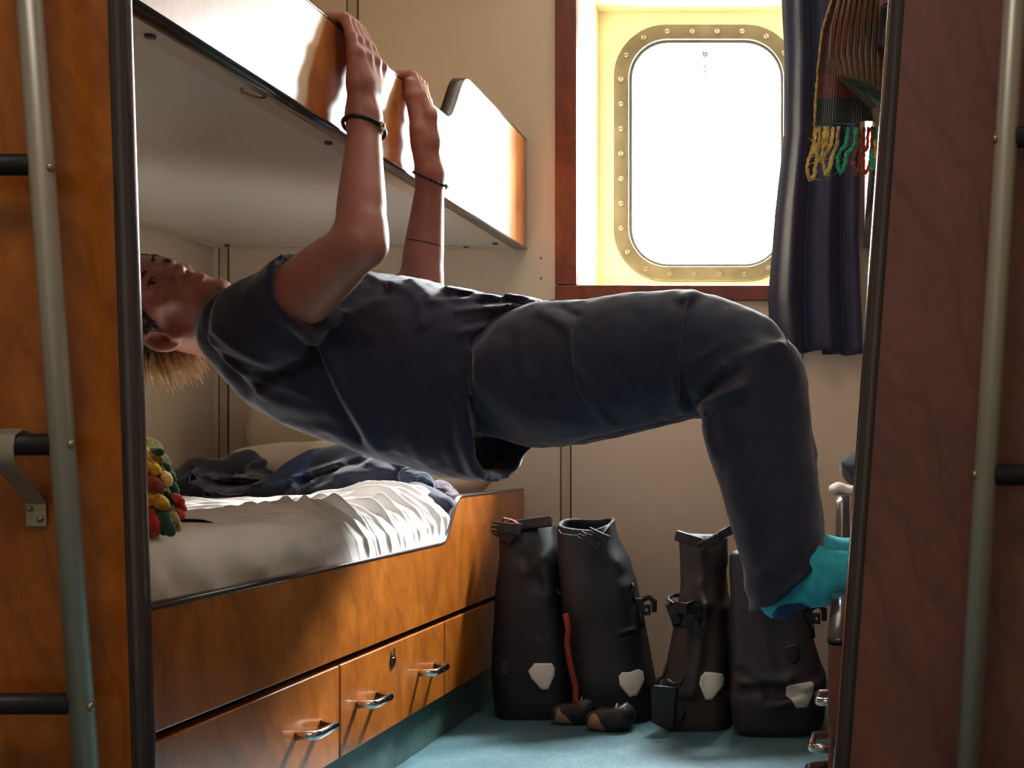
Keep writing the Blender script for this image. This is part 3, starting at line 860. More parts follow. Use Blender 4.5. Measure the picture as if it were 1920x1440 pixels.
# arms
Wn, En, Sn = A3(-.806, 2.135, .556), A3(-.783, 2.055, .338), A3(-.985, 2.17, .222)
Wf, Ef, Sf = A3(-.806, 2.475, .540), A3(-.836, 2.50, .318), A3(-1.03, 2.545, .245)
def arm(S, E, Wr):
    up = [S, S+(E-S)*.35, S+(E-S)*.7, E]
    p = [limb(up, [.056, .054, .049, .036], .02)]
    d = Wr-E
    fo = [E, E+d*.14, E+d*.32, E+d*.62, E+d*.88, Wr]
    p.append(limb(fo, [.036, .0385, .038, .0315, .0265, .0270], .022))
    p.append(rc(E+A3(.016, -.006, -.006), E+d*.12+A3(.010, -.004, 0), .023, .026, .02))     # elbow tip
    return p
BX = -.847      # outer face of the board; ZT top edge
def hand(Wr, ys, thumb_y, mcp, yw):
    """ys: y of index, middle, ring, pinky at the board edge"""
    p = []
    mx, mz = mcp
    dX = [0.004, 0.0, -.006, -.013]; dZ = [-.004, 0.0, 0.0, .002]
    K = [A3(mx+dX[i], Wr[1]+(ys[i]-Wr[1])*.96, mz+dZ[i]) for i in range(4)]
    rr = [.0098, .0100, .0094, .0084]
    # palm: metacarpals fanning from the wrist, flattened
    for i in range(4):
        b = Wr+A3(-.004, (ys[i]-Wr[1])*.40, .012)
        p += chain([b, b+(K[i]-b)*.5+A3(.004, 0, 0), K[i]], [.0165, .0145, .0122], .016)
    p.append(el((Wr+K[1]+K[2])/2+A3(-.012, 0, 0) if False else (Wr*.5+(K[1]+K[2])*.25)+A3(-.008, 0, .004), (.013, .034, .040), None, .02))
    p.append(el(Wr+A3(-.002, 0, .004), (.021, .0285, .030), None, .02))
    for i in range(4):
        y = ys[i]; r = rr[i]
        pip = A3(BX+.0115, y, ZT+.0125+r*.25); dip = A3(BX-.031, y, ZT+.0155); tip = A3(BX-.0515, y, ZT-.010)
        p += chain([K[i], K[i]*.5+pip*.5+A3(.002, 0, 0), pip], [.0118, r*.98, r*1.04], .006)
        p += chain([pip, pip*.5+dip*.5, dip], [r*1.0, r*.88, r*.9], .004)
        p += chain([dip, tip], [r*.88, r*.72], .004)
        p.append(el(K[i]+A3(.006, 0, .002), (.009, .008, .010), None, .008))      # knuckle bump
        # tendon ridge on the back of the hand
        b = Wr+A3(.012, (ys[i]-Wr[1])*.4, .03)
        p.append(rc(b, K[i]+A3(.0075, 0, -.004), .004, .0052, .008))
    # thumb leaves the side of the palm near its base and lies along the board
    s = 1 if thumb_y > Wr[1] else -1
    t0 = Wr+A3(-.010, s*.020, .030); t1 = A3(BX+.026, thumb_y-s*.006, (Wr[2]+mz)/2+.022)
    t2 = A3(BX+.0145, thumb_y, ZT-.028); t3 = A3(BX+.012, thumb_y+s*.002, ZT-.002)
    p += chain([t0, t1, t2, t3], [.0175, .0135, .0105, .0088], .010)
    p.append(el(t1*.6+t0*.4+A3(-.002, -s*.006, 0), (.014, .016, .024), None, .014))
    return p
body = []
body += arm(Sn, En, Wn) + arm(Sf, Ef, Wf)
body += hand(Wn, [2.187, 2.1655, 2.144, 2.124], 2.203, (-.806, .662), 0)
body += hand(Wf, [2.452, 2.4735, 2.495, 2.515], 2.437, (-.806, .652), 0)
# head frame: columns r (right ear), f (face), h (crown)
f_ = A3(.25, -.73, .63); f_ /= np.linalg.norm(f_)
r_ = np.cross(f_, A3(-1, -.16, .28)); r_ /= np.linalg.norm(r_)
if r_[2] > 0: r_ = -r_
h_ = np.cross(r_, f_); h_ /= np.linalg.norm(h_)
if h_[0] > 0: h_ = -h_
HR = np.stack([r_, f_, h_], 1)
HC = A3(-1.239, 2.33, .270)
HS = .93
def H(r, f, h): return HC + HR @ A3(r*HS, f*HS, h*HS)
def elh(c, r, R, k=.01, op='u'): return el(c, A3(*r)*HS, R, k, op)
def rch(a, b, ra, rb, k=.01, op='u'): return rc(a, b, ra*HS, rb*HS, k, op)
nh0 = len(body)
body += [elh(H(0, -.018, .035), (.074, .095, .082), HR, .02),          # cranium
         elh(H(0, .022, .040), (.066, .068, .066), HR, .03),            # forehead
         elh(H(0, .022, -.030), (.0565, .064, .068), HR, .03),          # face
         elh(H(0, .046, -.084), (.037, .038, .034), HR, .02),          # jaw front
         elh(H(0, .068, -.108), (.022, .018, .016), HR, .016),         # chin
         rch(H(.052, -.004, -.050), H(.026, .058, -.100), .020, .015, .02), rch(H(-.052, -.004, -.050), H(-.026, .058, -.100), .020, .015, .02),
         rch(H(.046, .052, -.022), H(.052, .010, -.014), .018, .016, .02), rch(H(-.046, .052, -.022), H(-.052, .010, -.014), .018, .016, .02),  # cheekbones
         rch(H(.042, .072, .020), H(.014, .085, .016), .0095, .0085, .012), rch(H(-.042, .072, .020), H(-.014, .085, .016), .0095, .0085, .012),  # brow ridge
         rch(H(0, .084, .006), H(0, .104, -.032), .0085, .0105, .010),  # nose bridge
         elh(H(0, .106, -.037), (.0115, .0115, .0095), HR, .008),
         elh(H(.0125, .092, -.041), (.0075, .009, .0075), HR, .006), elh(H(-.0125, .092, -.041), (.0075, .009, .0075), HR, .006),
         elh(H(0, .082, -.066), (.026, .014, .020), HR, .014),         # muzzle
         elh(H(0, .0935, -.0635), (.019, .0065, .0048), HR, .004), elh(H(0, .0915, -.0745), (.017, .0070, .0056), HR, .004)]
for s in (1, -1):
    body.append(elh(H(s*.0325, .088, .002), (.0165, .013, .0095), HR, .008, 's'))
    body.append(elh(H(s*.0325, .0725, .001), (.0170, .0168, .0125), HR, .003))
    body.append(rch(H(s*.020, .085, .0088), H(s*.044, .078, .0078), .0042, .0042, .004))     # upper lid
    body.append(rch(H(s*.021, .0815, -.0065), H(s*.043, .0755, -.006), .0034, .0034, .004))
    body.append(elh(H(s*.0325, .0930, .0012), (.0140, .0082, .0035), HR, .001, 's'))          # lid opening
    body.append(elh(H(s*.0065, .098, -.0465), (.0038, .005, .003), HR, .001, 's'))            # nostril
body.append(rch(H(-.022, .099, -.0695), H(.022, .099, -.0695), .0016, .0016, .002, 's'))      # mouth line
for s in (1, -1):
    body.append(elh(H(s*.060, .040, -.058), (.012, .030, .026), HR, .022, 's'))      # hollow of the cheek
    body.append(rch(H(s*.020, .098, -.045), H(s*.032, .088, -.070), .0012, .0012, .008, 's'))
# neck
body += chain([H(0, -.030, -.055), A3(-1.125, 2.365, .222), A3(-1.04, 2.36, .20)], [.058, .056, .066], .035)
body.append(rc(H(.050, -.018, -.045), A3(-1.09, 2.33, .245), .014, .012, .02))               # neck muscle
# ears: rim, bowl, lobe
for s in (1, -1):
    ec = H(s*.077, -.012, -.024)
    eo = HR @ A3(s*.5, -.42, 0); eo /= np.linalg.norm(eo)       # plane of the ear leans out and back
    e1 = h_*.97 - f_*.22; e1 /= np.linalg.norm(e1)
    pl = HR @ A3(s*.45, -.9, 0); pl = pl-e1*(pl @ e1); pl /= np.linalg.norm(pl)
    ring = []
    for k in range(15):
        a = math.radians(-60+ 300*k/14)
        ring.append(ec + e1*(.029*math.sin(a)+.002) + pl*(.0175*-math.cos(a)*-1 if False else .0165*(-math.cos(a+pi))) + HR @ A3(s*.004, 0, 0))
    body += chain(ring, [.0046]*15, .004)
    nrm = np.cross(e1, pl); nrm /= np.linalg.norm(nrm)
    ER = np.stack([pl, nrm, e1], 1)
    body.append(el(ec, (.018, .0075, .029), ER, .006))
    out = nrm if nrm @ (r_*s) > 0 else -nrm
    body.append(el(ec+out*.0085+pl*(-.001)+e1*.003, (.0120, .0140, .0200), ER, .002, 's'))
    body.append(el(ec+out*.003-e1*.002-pl*.001, (.0075, .016, .0115), ER, .002, 's'))
    body.append(el(ec-e1*.026-pl*.008, (.0075, .006, .009), ER, .006))
    body.append(el(ec-pl*.012-e1*.003, (.005, .007, .006), ER, .004))
# hidden trunk inside the shirt
body += chain([A3(-1.03, 2.36, .205), A3(-.86, 2.36, .19), A3(-.66, 2.36, .16)], [.085, .095, .09], .05)
body += [rc(Sn+A3(0, .02, 0), A3(-1.02, 2.36, .22), .052, .07, .04), rc(Sf, A3(-1.02, 2.36, .22), .052, .07, .04)]
def lips(c):
    q = (c-HC) @ HR
    return ((q[:, 0]/.024)**2+((q[:, 2]+.069)/.0105)**2+((q[:, 1]-.094)/.02)**2 < 1).astype(int)
bo = sdf_obj('body', body, .0023, [M['skin'], M['lip']], person, pick=lips)
for s in (1, -1):
    e = MB()
    c = H(s*.0325, .0765, .0012)
    e.ell(c, (.0118, .0116, .0116), 16, 12, 0, HR)
    e.ell(c+HR @ A3(0, .0070, .0004), (.0068, .0056, .0064), 12, 8, 1, HR)
    e.build('eye', [M['eye'], M['iris']], person, smooth=True)
    l = MB(); l.tube([H(s*.0185, .0905, .0040), H(s*.0255, .0925, .0062), H(s*.0335, .0905, .0066), H(s*.0415, .0855, .0050), H(s*.0455, .0815, .0030)], [.0008, .0013, .0014, .0012, .0006], 6)
    l.build('eyelashes', M['brow'], person, smooth=True)
    b = MB(); b.tube([H(s*.014, .094, .0205), H(s*.028, .0905, .0255), H(s*.040, .082, .0255), H(s*.050, .070, .020)], [.0026, .0040, .0036, .0018], 8)
    b.build('eyebrow', M['brow'], person, smooth=True)

# hair: close cap at the sides, longer on the crown and hanging from the back of the head
_hp = body[nh0:nh0+3]+body[nh0+7:nh0+9]
def _hf(P):
    d = np.full(len(P), 9.0)
    for p in _hp: d = smin(d, p.fn(P), p.k)
    return d-.0045
hair = [Prim(_hf, np.min([p.lo for p in _hp], 0)-.01, np.max([p.hi for p in _hp], 0)+.01)]
for s in (1, -1): hair.append(elh(H(s*.088, -.012, -.028), (.022, .019, .032), HR, .006, 's'))
hair += [halfspace(HR @ A3(0, 1, -1.0), H(0, .030, 0), 'i', .006), halfspace(HR @ A3(0, 1, -.30), H(0, .055, .030), 'i', .006), halfspace(HR @ A3(0, .5, -1), H(0, -.02, -.040), 'i', .006)]
def hd(P): return .003*vnoise(P, 120, 3)+.002*vnoise(P, 260, 5)
ho = sdf_obj('hair', hair, .0032, [M['hair']], person, disp=hd)
tf = MB()
rg = random.Random(3)
ho.data.update()
_v = ho.data.vertices
for i in range(4200):
    q = _v[rg.randrange(len(_v))]
    p0 = np.array(q.co)+np.array(ho.location)+np.array(person.location); nrm = np.array(q.normal)
    loc = (p0-HC) @ HR/HS
    if nrm @ (p0-HC) < 0 or loc[2] < -.075: continue
    if abs(loc[1]+.012) < .026 and -.065 < loc[2] < .006 and abs(loc[0]) > .045: continue
    if loc[1] > .02 and loc[2] > .06: continue
    long_ = loc[1] < -.06 or loc[2] > .075
    L = rg.uniform(.025, .055) if long_ else rg.uniform(.006, .012)
    g = A3(.25, 0, -.85)*(1.0 if long_ else 0)
    dr = nrm*(.5 if long_ else .35)+g-h_*(.0 if long_ else .75)-f_*(0 if long_ else .45)+A3(rg.gauss(0, .2), rg.gauss(0, .2), rg.gauss(0, .2))
    dr /= np.linalg.norm(dr)
    p1 = p0+nrm*L*(.35 if long_ else .12)+dr*L*.3; p2 = p1+dr*L*.6+A3(0.1*L, 0, -.25*L)
    tf.tube([p0, p1, p2], [.0012, .0010, .0003], 4, 1 if long_ else 0)
tf.build('hair_strands', [M['hair'], M['hair_tip']], person, smooth=True)['kind'] = 'stuff'

# ---------------- T-shirt
KS = .000975
ax = lambda u: (u-U0)*KS
az = lambda v: (V0-v)*KS
us = [402, 418, 440, 500, 560, 620, 700, 760, 830, 880, 930, 985, 1040]
tv = [592, 566, 552, 532, 524, 518, 512, 516, 532, 544, 556, 562, 566]
bv = [640, 670, 700, 770, 808, 828, 858, 877, 893, 900, 905, 908, 910]
hw = [.085, .12, .15, .178, .182, .178, .170, .166, .164, .164, .166, .168, .17]
cutn = A3(-.905, 2.128, .266); dn = (En-Sn)/np.linalg.norm(En-Sn); dn2 = dn+A3(.25, 0, -.12); dn2 /= np.linalg.norm(dn2)
cutf = Sf+(Ef-Sf)*.42; df = (Ef-Sf)/np.linalg.norm(Ef-Sf)
def sleeve(S, c, d, r0, r1):
    return [rc(S-d*.02, c, r0, r1, .04), rc(c, c+d*.06, r1, r1, .02),]
shirt = [rc(A3(-1.0, 2.20, .222), A3(-.985, 2.17, .222), .070, .071, .05)]
shirt += sleeve(Sn, cutn, dn, .070, .063)
shirt += [rc(A3(-1.01, 2.545, .24), Sf, .07, .07, .05)] + sleeve(Sf, cutf, df, .07, .064)
# cut sleeve ends, then hollow the openings so that cloth edges show
def local_cut(c, d, rad, depth=.13):
    """remove everything beyond the plane (c,d) inside a capsule along d"""
    def fn(P):
        t = (P-c) @ d
        q = np.linalg.norm((P-c)-t[:, None]*d, axis=1)
        return np.maximum(np.maximum(-t, t-depth), q-rad)
    return Prim(fn, c-.12, c+.14, 0.0, 's')
shirt.append(local_cut(cutn, dn2, .085)); shirt.append(local_cut(cutf, df, .080))
shirt.append(rc(cutn-dn*.02, cutn+dn*.05, .057, .058, .004, 's')); shirt.append(rc(cutf-df*.02, cutf+df*.05, .056, .058, .004, 's'))
shirt += [sect(0, [ax(u) for u in us], [az(v) for v in bv], [az(v) for v in tv], 2.36, hw, 2.5, .02)]
# yoke towards the neck
shirt += [rc(A3(-1.055, 2.30, .215), A3(-1.055, 2.43, .22), .075, .075, .05)]
# hem: slanted cut, lower towards the belly, longer on the far side
def hemf(P):
    zz = P[:, 2]
    nr = lambda u: (u-U0)*.000918
    hx = np.interp(zz, [az(905), az(875), az(830), az(760), az(650), az(600), az(575), az(562)], [ax(922), ax(930), nr(908), nr(903), nr(905), nr(935), ax(985), ax(1045)])
    hx = hx+np.clip((P[:, 1]-2.36)/.16, -1, 1)*.018+.003*np.sin(P[:, 2]*60)+.003*np.sin(P[:, 1]*50)
    return (P[:, 0]-hx)*.8
shirt.append(Prim(hemf, [-9]*3, [9]*3, 0.0, 'i'))
us2 = [872, 895, 930, 985, 1060]
_ho = sect(0, [ax(u) for u in us2], [az(v)+.006 for v in (872, 890, 896, 901, 905)], [az(v)-.006 for v in (536, 544, 556, 562, 567)], 2.36, [.11, .145, .152, .154, .156], 2.5, .004, 's')
_hfn = _ho.fn
_ho.fn = lambda P: -smin(-_hfn(P), -(P[:, 2]-az(815)), .012)
shirt.append(_ho)
# neck hole
shirt.append(rc(A3(-1.20, 2.362, .24), A3(-1.07, 2.362, .212), .068, .056, .01, 's'))
fl = seglines([(592, 645, 655, 815, -.012, .012), (608, 640, 690, 842, .010, .016),
               (425, 640, 500, 745, .006, .008), (445, 625, 560, 722, .006, .009), (440, 665, 600, 722, -.006, .007), (480, 745, 600, 690, .006, .009), (500, 775, 640, 800, -.004, .01), (470, 700, 580, 742, .005, .008),
               (640, 600, 700, 560, .006, .012), (775, 560, 790, 610, .007, .007), (760, 620, 770, 860, .003, .012), (800, 620, 812, 860, -.003, .010), (850, 700, 868, 885, .005, .008), (832, 740, 846, 885, -.004, .007), (884, 660, 905, 890, .004, .006), (872, 700, 890, 888, -.004, .006),
               (850, 580, 960, 562, .007, .007), (870, 605, 985, 572, -.005, .006), (900, 575, 1010, 566, .006, .005), (860, 625, 940, 600, .005, .007), (800, 560, 880, 550, .006, .006), (930, 550, 950, 575, .006, .005), (975, 555, 1000, 575, .006, .006), (720, 520, 790, 560, .005, .010)], 2.2)
flt = seglines([(850, 545, 900, 554, .008, .005), (880, 562, 930, 546, -.007, .005), (905, 556, 960, 562, .009, .005), (935, 548, 975, 574, -.008, .005), (960, 556, 1005, 564, .009, .005), (985, 577, 1040, 564, .008, .005), (920, 577, 1000, 572, -.007, .005),
                (1010, 565, 1035, 580, -.008, .005), (700, 517, 765, 545, .007, .008), (790, 530, 832, 562, .007, .007), (742, 520, 757, 562, -.006, .007), (830, 540, 870, 575, -.006, .007)], 2.33)
def sd(P):
    return flt(P)+fl(P)*np.clip((2.5-P[:, 1])/.15, 0, 1)+.0035*vnoise(P, 22, 1)+.0016*vnoise(P, 55, 2)
so = sdf_obj('t_shirt', shirt, .0042, [M['shirt']], person, disp=sd)

# ---------------- trousers
KT = .00093
bx_ = lambda u: (u-U0)*KT
bz = lambda v: (V0-v)*KT
tu = [905, 950, 1000, 1060, 1130, 1200, 1280, 1350, 1400, 1450, 1482, 1500]
tt = [650, 590, 566, 565, 558, 552, 549, 562, 578, 604, 645, 690]
tb = [740, 805, 832, 831, 815, 797, 776, 778, 790, 796, 790, 770]
yn = np.interp(tu, [905, 1500], [2.275, 2.165]); wn = np.interp(tu, [905, 1060, 1500], [.105, .105, .088])
yf = np.interp(tu, [905, 1500], [2.445, 2.42]); wf = np.interp(tu, [905, 1060, 1500], [.105, .10, .085])
def leg(yc, w, dx, sx, k=.03):
    P = [sect(0, [bx_(u)+dx for u in tu], [bz(v) for v in tb], [bz(v) for v in tt], yc, w, 2.3, k)]
    ks = .00089
    sv = [650, 700, 760, 820, 900, 980, 1050, 1100, 1165]
    sl = [1425, 1352, 1318, 1322, 1346, 1371, 1390, 1400, 1412]
    sr = [1490, 1507, 1516, 1523, 1533, 1542, 1550, 1556, 1562]
    cx = lambda u: (u-U0)*ks+dx
    P.append(sect(2, [(V0-v)*ks for v in sv], [cx(u) for u in sl], [cx(u) for u in sr], np.interp(sv, [650, 1165], [yc[-1]-.01, yc[-1]-.05]), np.interp(sv, [650, 1165], [.088, .072]), 2.2, k))
    return P
tro = [sect(0, [bx_(u) for u in (830, 905, 950, 1000, 1050)], [bz(v) for v in (800, 822, 836, 836, 825)], [bz(v) for v in (576, 569, 564, 565, 575)], 2.36, [.135, .158, .170, .170, .14], 2.5, .03)]
tro += leg(yn, wn, 0, 0) + leg(yf, wf, -.004, 0, .012)
# hem cuts and openings
def legcut(yc, dx):
    p1, p2 = A3((1420-U0)*.000885+dx, yc, (V0-1143)*.000885), A3((1556-U0)*.000885+dx, yc, (V0-1050)*.000885)
    t = (p2-p1); n = np.array([t[2], 0, -t[0]]); n /= np.linalg.norm(n)
    if n[2] > 0: n = -n
    c = (p1+p2)/2
    def fn(P):
        # arched hem: a little higher behind the foot
        d = (P-c) @ n + .004*np.sin(P[:, 0]*70)
        return np.maximum(-d, np.maximum(np.abs(P[:, 1]-yc)-.115, d-.16))
    L = [Prim(fn, c-.22, c+.22, 0, 's')]
    L.append(rc(c-n*.03, c+n*.06, .044, .052, .004, 's'))
    return L
tro += legcut(2.115, 0) + legcut(2.37, -.004)
ft = seglines([(1290, 565, 1268, 640, .004, .008), (1268, 640, 1272, 745, .003, .007), (1282, 556, 1292, 551, .010, .010),
               (1300, 735, 1360, 690, .007, .008), (1310, 750, 1390, 700, -.007, .007), (1320, 760, 1400, 730, .008, .008), (1330, 775, 1400, 760, -.006, .006), (1290, 690, 1340, 660, .005, .008), (1330, 690, 1420, 660, .004, .01), (1300, 765, 1285, 700, -.005, .008), (1275, 770, 1262, 700, .006, .009), (1240, 790, 1262, 760, .005, .008), (1325, 800, 1340, 850, .006, .01),
               (1490, 655, 1505, 720, .002, .008), (1470, 640, 1420, 720, .002, .018), (1400, 800, 1430, 950, .003, .02), (1480, 800, 1500, 1000, .003, .02),
               (1080, 690, 1130, 790, .004, .008), (1064, 620, 1072, 690, .004, .005), (940, 760, 1060, 800, .003, .02), (1000, 575, 1060, 610, .006, .010), (1040, 572, 1075, 590, -.005, .006), (960, 600, 980, 700, .003, .012),
               (1390, 1110, 1440, 1060, .004, .012), (1500, 1080, 1550, 1040, .005, .008), (1440, 1100, 1540, 1050, -.003, .01)], 2.13)
def td(P):
    return fl2(P)+.003*vnoise(P, 18, 4)+.0014*vnoise(P, 50, 6)
fl2 = lambda P: ft(P)*np.clip((2.40-P[:, 1])/.12, 0, 1)
to = sdf_obj('trousers', tro, .0042, [M['trouser']], person, disp=td)

# the stitched seams and the thigh pocket zip lie on the trousers: find the near surface by marching
_tp = [p for p in tro]
def surf_y(x, z, prims, y0=1.95, dsp=None):
    ys = np.linspace(y0, 2.45, 500); P = np.stack([np.full(500, x), ys, np.full(500, z)], 1)
    d = np.full(500, 9.0)
    for p in prims:
        v = p.fn(P)
        if p.op == 'u': d = smin(d, v, p.k)
        elif p.op == 's': d = -smin(-d, v, p.k)
        else: d = -smin(-d, -v, p.k)
    if dsp is not None: d = d-dsp(P)
    i = np.argmax(d < 0)
    return ys[i]
def on_surface(pix, prims, dsp, Yg=2.13, off=.0005):
    out = []
    for u, v in pix:
        Y = Yg
        for _ in range(3):
            Y = surf_y(X_(u, Y), Z_(v, Y), prims, 1.95, dsp)
        out.append(A3(X_(u, Y), Y-off, Z_(v, Y)))
    return out
def interp_pix(pts, n):
    pts = np.array(pts, float); t = np.linspace(0, len(pts)-1, n)
    return np.stack([np.interp(t, range(len(pts)), pts[:, i]) for i in (0, 1)], 1)
for nm, pts in (('pocket_zip', [(1072, 616), (1074, 680), (1084, 730), (1108, 770), (1130, 792)]), ('leg_zip_seam', [(1291, 560), (1280, 610), (1272, 680), (1273, 750)]),
                ('side_seam', [(1470, 622), (1492, 680), (1506, 760), (1516, 850)])):
    MB().tube(on_surface(interp_pix(pts, 16), tro, td), .0011, 6).build(nm, M['seam'], to, smooth=True)

# ---------------- socks with feet
def foot(yh, yt, dx=0, dz=0):
    o = A3(dx, 0, dz)
    An, He = A3(-.085, yh, -.170)+o, A3(-.112, yh, -.236)+o
    Ba, Tn = A3(.030, (yh+yt)/2, -.190)+o, A3(.085, yt, -.186)+o
    Md = A3(-.045, yh-.004, -.212)+o
    return [rc(A3(-.098, yh, -.125)+o, An, .034, .036, .02), rc(An, He, .036, .031, .03), rc(He, Md, .0315, .030, .02), rc(Md, Ba, .033, .026, .03),
            rc(Ba+A3(0, -.016, 0), Tn+A3(0, -.014, 0), .023, .018, .015), rc(Ba+A3(0, .018, 0), Tn+A3(-.02, .022, 0), .022, .016, .015),
            rc(An+A3(.01, 0, -.02), Ba+A3(0, 0, .004), .034, .021, .02)]
def heelp(c):
    q = c-A3(-.118, 2.10, -.262)
    return ((q[:, 0]-.03)**2/.036**2+(q[:, 2]+.006)**2/.026**2 < 1).astype(int)
def skd(P): return .0012*vnoise(P, 60, 8)+.002*ridge(P, (.8, .2, .55), 120, 1.5, 20)*np.exp(-((P[:, 0]+.02)/.03)**2)
sdf_obj('sock', foot(2.105, 2.06), .0036, [M['sock'], M['sock_dark']], person, disp=skd, pick=heelp)
sdf_obj('sock', foot(2.37, 2.36, -.004, .004), .0042, [M['sock']], person, disp=skd)

# ---------------- bracelets
def bracelet(c, axis, rx, ry, rt, tilt, twist, bead_dir, mat, bead):
    axis = axis/np.linalg.norm(axis); e1 = A3(1, 0, 0)-axis*axis[0]; e1 /= np.linalg.norm(e1); e2 = np.cross(axis, e1)
    m = MB()
    for s in range(twist):
        pts = []
        for k in range(48):
            a = 2*pi*k/48
            rr_ = 1+.06*math.cos(9*a+pi*s)*(twist > 1)
            pts.append(c+e1*rx*math.cos(a)*rr_+e2*ry*math.sin(a)*rr_+axis*(tilt*math.cos(a)+(.0016*math.sin(9*a+pi*s) if twist > 1 else 0)))
        m.tube(pts, rt, 8, closed=True)
    b = m.build('bracelet', M[mat], person, smooth=True)
    q = MB(); cc = c+e1*(rx+.002)*math.cos(bead_dir)+e2*(ry+.002)*math.sin(bead_dir)+axis*tilt*math.cos(bead_dir)
    q.ell(cc, (bead, bead, bead*1.25), 10, 7); q.ell(cc+axis*bead*-1.4, (bead*.7,)*3, 8, 6)
    q.build('bead', M['screw'], b, smooth=True)
bracelet(Wn+A3(0, -.003, -.014), Wn-En, .0330, .0345, .0036, -.006, 1, -.3, 'black', .0055)
bracelet(Wf+A3(-.001, .001, -.010), Wf-Ef, .0320, .0335, .0017, -.009, 2, -.2, 'navy2', .0036)
# ------------------------------------------------------------------ bedding
ZM = -.112
mt = [bx((-1.265, 2.445, -.225), (.392, .90, .113), .055, None, .01)]
def md(P):
    t = .004*vnoise(P, 7, 11)+.0015*vnoise(P, 25, 12)
    front = np.exp(-((P[:, 0]+.87)/.05)**2)
    t = t+front*(.006*ridge(P, (0, .75, .66), 26, 2.2, 7, 5)-.003+.004*vnoise(P, 30, 13))
    return t
mo = sdf_obj('mattress', mt, .010, [M['linen']], None, disp=md)
tag(mo, 'mattress in a pale cotton fitted sheet on the left lower bunk', 'mattress')

# crumpled white sheet bunched over the window half of the mattress, draping down to the rail
def sheet_edge(x):        # near edge (y) of the sheet, for each x
    return np.interp(x, [-1.66, -1.30, -1.10, -1.0, -.93, -.87], [1.86, 1.90, 2.02, 2.02, 2.06, 2.12])
def sheet_obj():
    nx, ny = 150, 260
    S = np.linspace(0, 1, nx)               # across: back of the bed -> front -> down the front face
    prof_len = np.array([(-1.655, 0), (-.925, 0), (-.885, -.014), (-.864, -.045), (-.856, -.085)])
    seg = np.cumsum([0]+[np.hypot(*(prof_len[i+1]-prof_len[i])) for i in range(len(prof_len)-1)])
    d = S*seg[-1]
    bxp = np.interp(d, seg, prof_len[:, 0]); bzp = np.interp(d, seg, prof_len[:, 1])
    T = np.linspace(0, 1, ny)
    y0 = sheet_edge(bxp)
    Y = y0[:, None]+(np.minimum(2.80, 3.0)-y0[:, None])*T[None]
    Xg = np.repeat(bxp[:, None], ny, 1); Zg = np.repeat(bzp[:, None], ny, 1)
    P = np.stack([Xg, Y, Zg], -1).reshape(-1, 3)
    u = P.copy(); u[:, 2] = 0
    # long folds running obliquely from the back to the front corner near the window
    ang = ridge(u, (-.62, .78, 0), 44, 2.6, 4.5, 21)
    ang2 = ridge(u, (-.35, .94, 0), 80, 2.2, 6, 22)
    amt = smoothstep(0, .12, T)[None].repeat(nx, 0).reshape(-1)
    amt = amt*(.25+.75*smoothstep(-1.12, -.92, u[:, 0]))
    h = .006+.028*ang**3*amt+.018*ang2**3*amt+.010*vnoise(u, 6, 23)*amt+.004*vnoise(u, 26, 24)
    h += .022*np.exp(-((u[:, 1]-2.66)/.10)**2)*np.exp(-((u[:, 0]+.97)/.16)**2)
    h += .012*np.exp(-((u[:, 1]-sheet_edge(u[:, 0])-.025)/.022)**2)*(u[:, 0] < -.98)       # raised fold along the near edge
    tt_ = np.repeat(T[None], nx, 0).reshape(-1)
    h *= 1-smoothstep(-1.04, -.96, u[:, 0])*(1-smoothstep(0, .30, tt_))
    # the front drop gathers into close pleats
    s_ = np.repeat(S[:, None], ny, 1).reshape(-1)
    drop = smoothstep(.86, .95, s_)
    pl = .5+.5*np.sin(u[:, 1]*150+2.5*vnoise(u, 9, 25))
    nx_, nz_ = drop, 1-.75*drop
    hh = h*(1-.8*drop)+drop*(.003+.014*pl*vnoise(u+5, 7, 26)**2*2)
    hh = hh*(1-drop*(1-smoothstep(0, .25, np.repeat(T[None], nx, 0).reshape(-1))))
    Pn = P.copy(); ef = smoothstep(-1.04, -.96, u[:, 0])*(1-smoothstep(0, .12, tt_))
    Pn[:, 2] += ZM+.004-.010*ef*(1-drop)+hh*nz_; Pn[:, 0] -= .014*ef*drop; Pn[:, 0] += hh*nx_*.9
    Pn[:, 0] = np.minimum(Pn[:, 0], -.8515)
    V = Pn
    idx = np.arange(nx*ny).reshape(nx, ny)
    q = np.stack([idx[:-1, :-1], idx[1:, :-1], idx[1:, 1:], idx[:-1, 1:]], -1).reshape(-1, 4)
    me = np_mesh(V, q); o = link('bed_sheet', me, M['linen'])
    so_ = o.modifiers.new('thick', 'SOLIDIFY'); so_.thickness = .003; so_.offset = -1
    sb_ = o.modifiers.new('sub', 'SUBSURF'); sb_.levels = 1; sb_.render_levels = 1
    tag(o, 'crumpled white sheet bunched over the window end of the left mattress, brightly lit', 'sheet')
sheet_obj()
# pleated bunch standing up against the end board
pb = chain([A3(-.90, 2.60, -.085), A3(-.885, 2.68, -.075), A3(-.886, 2.735, -.095)], [.022, .026, .020], .02)
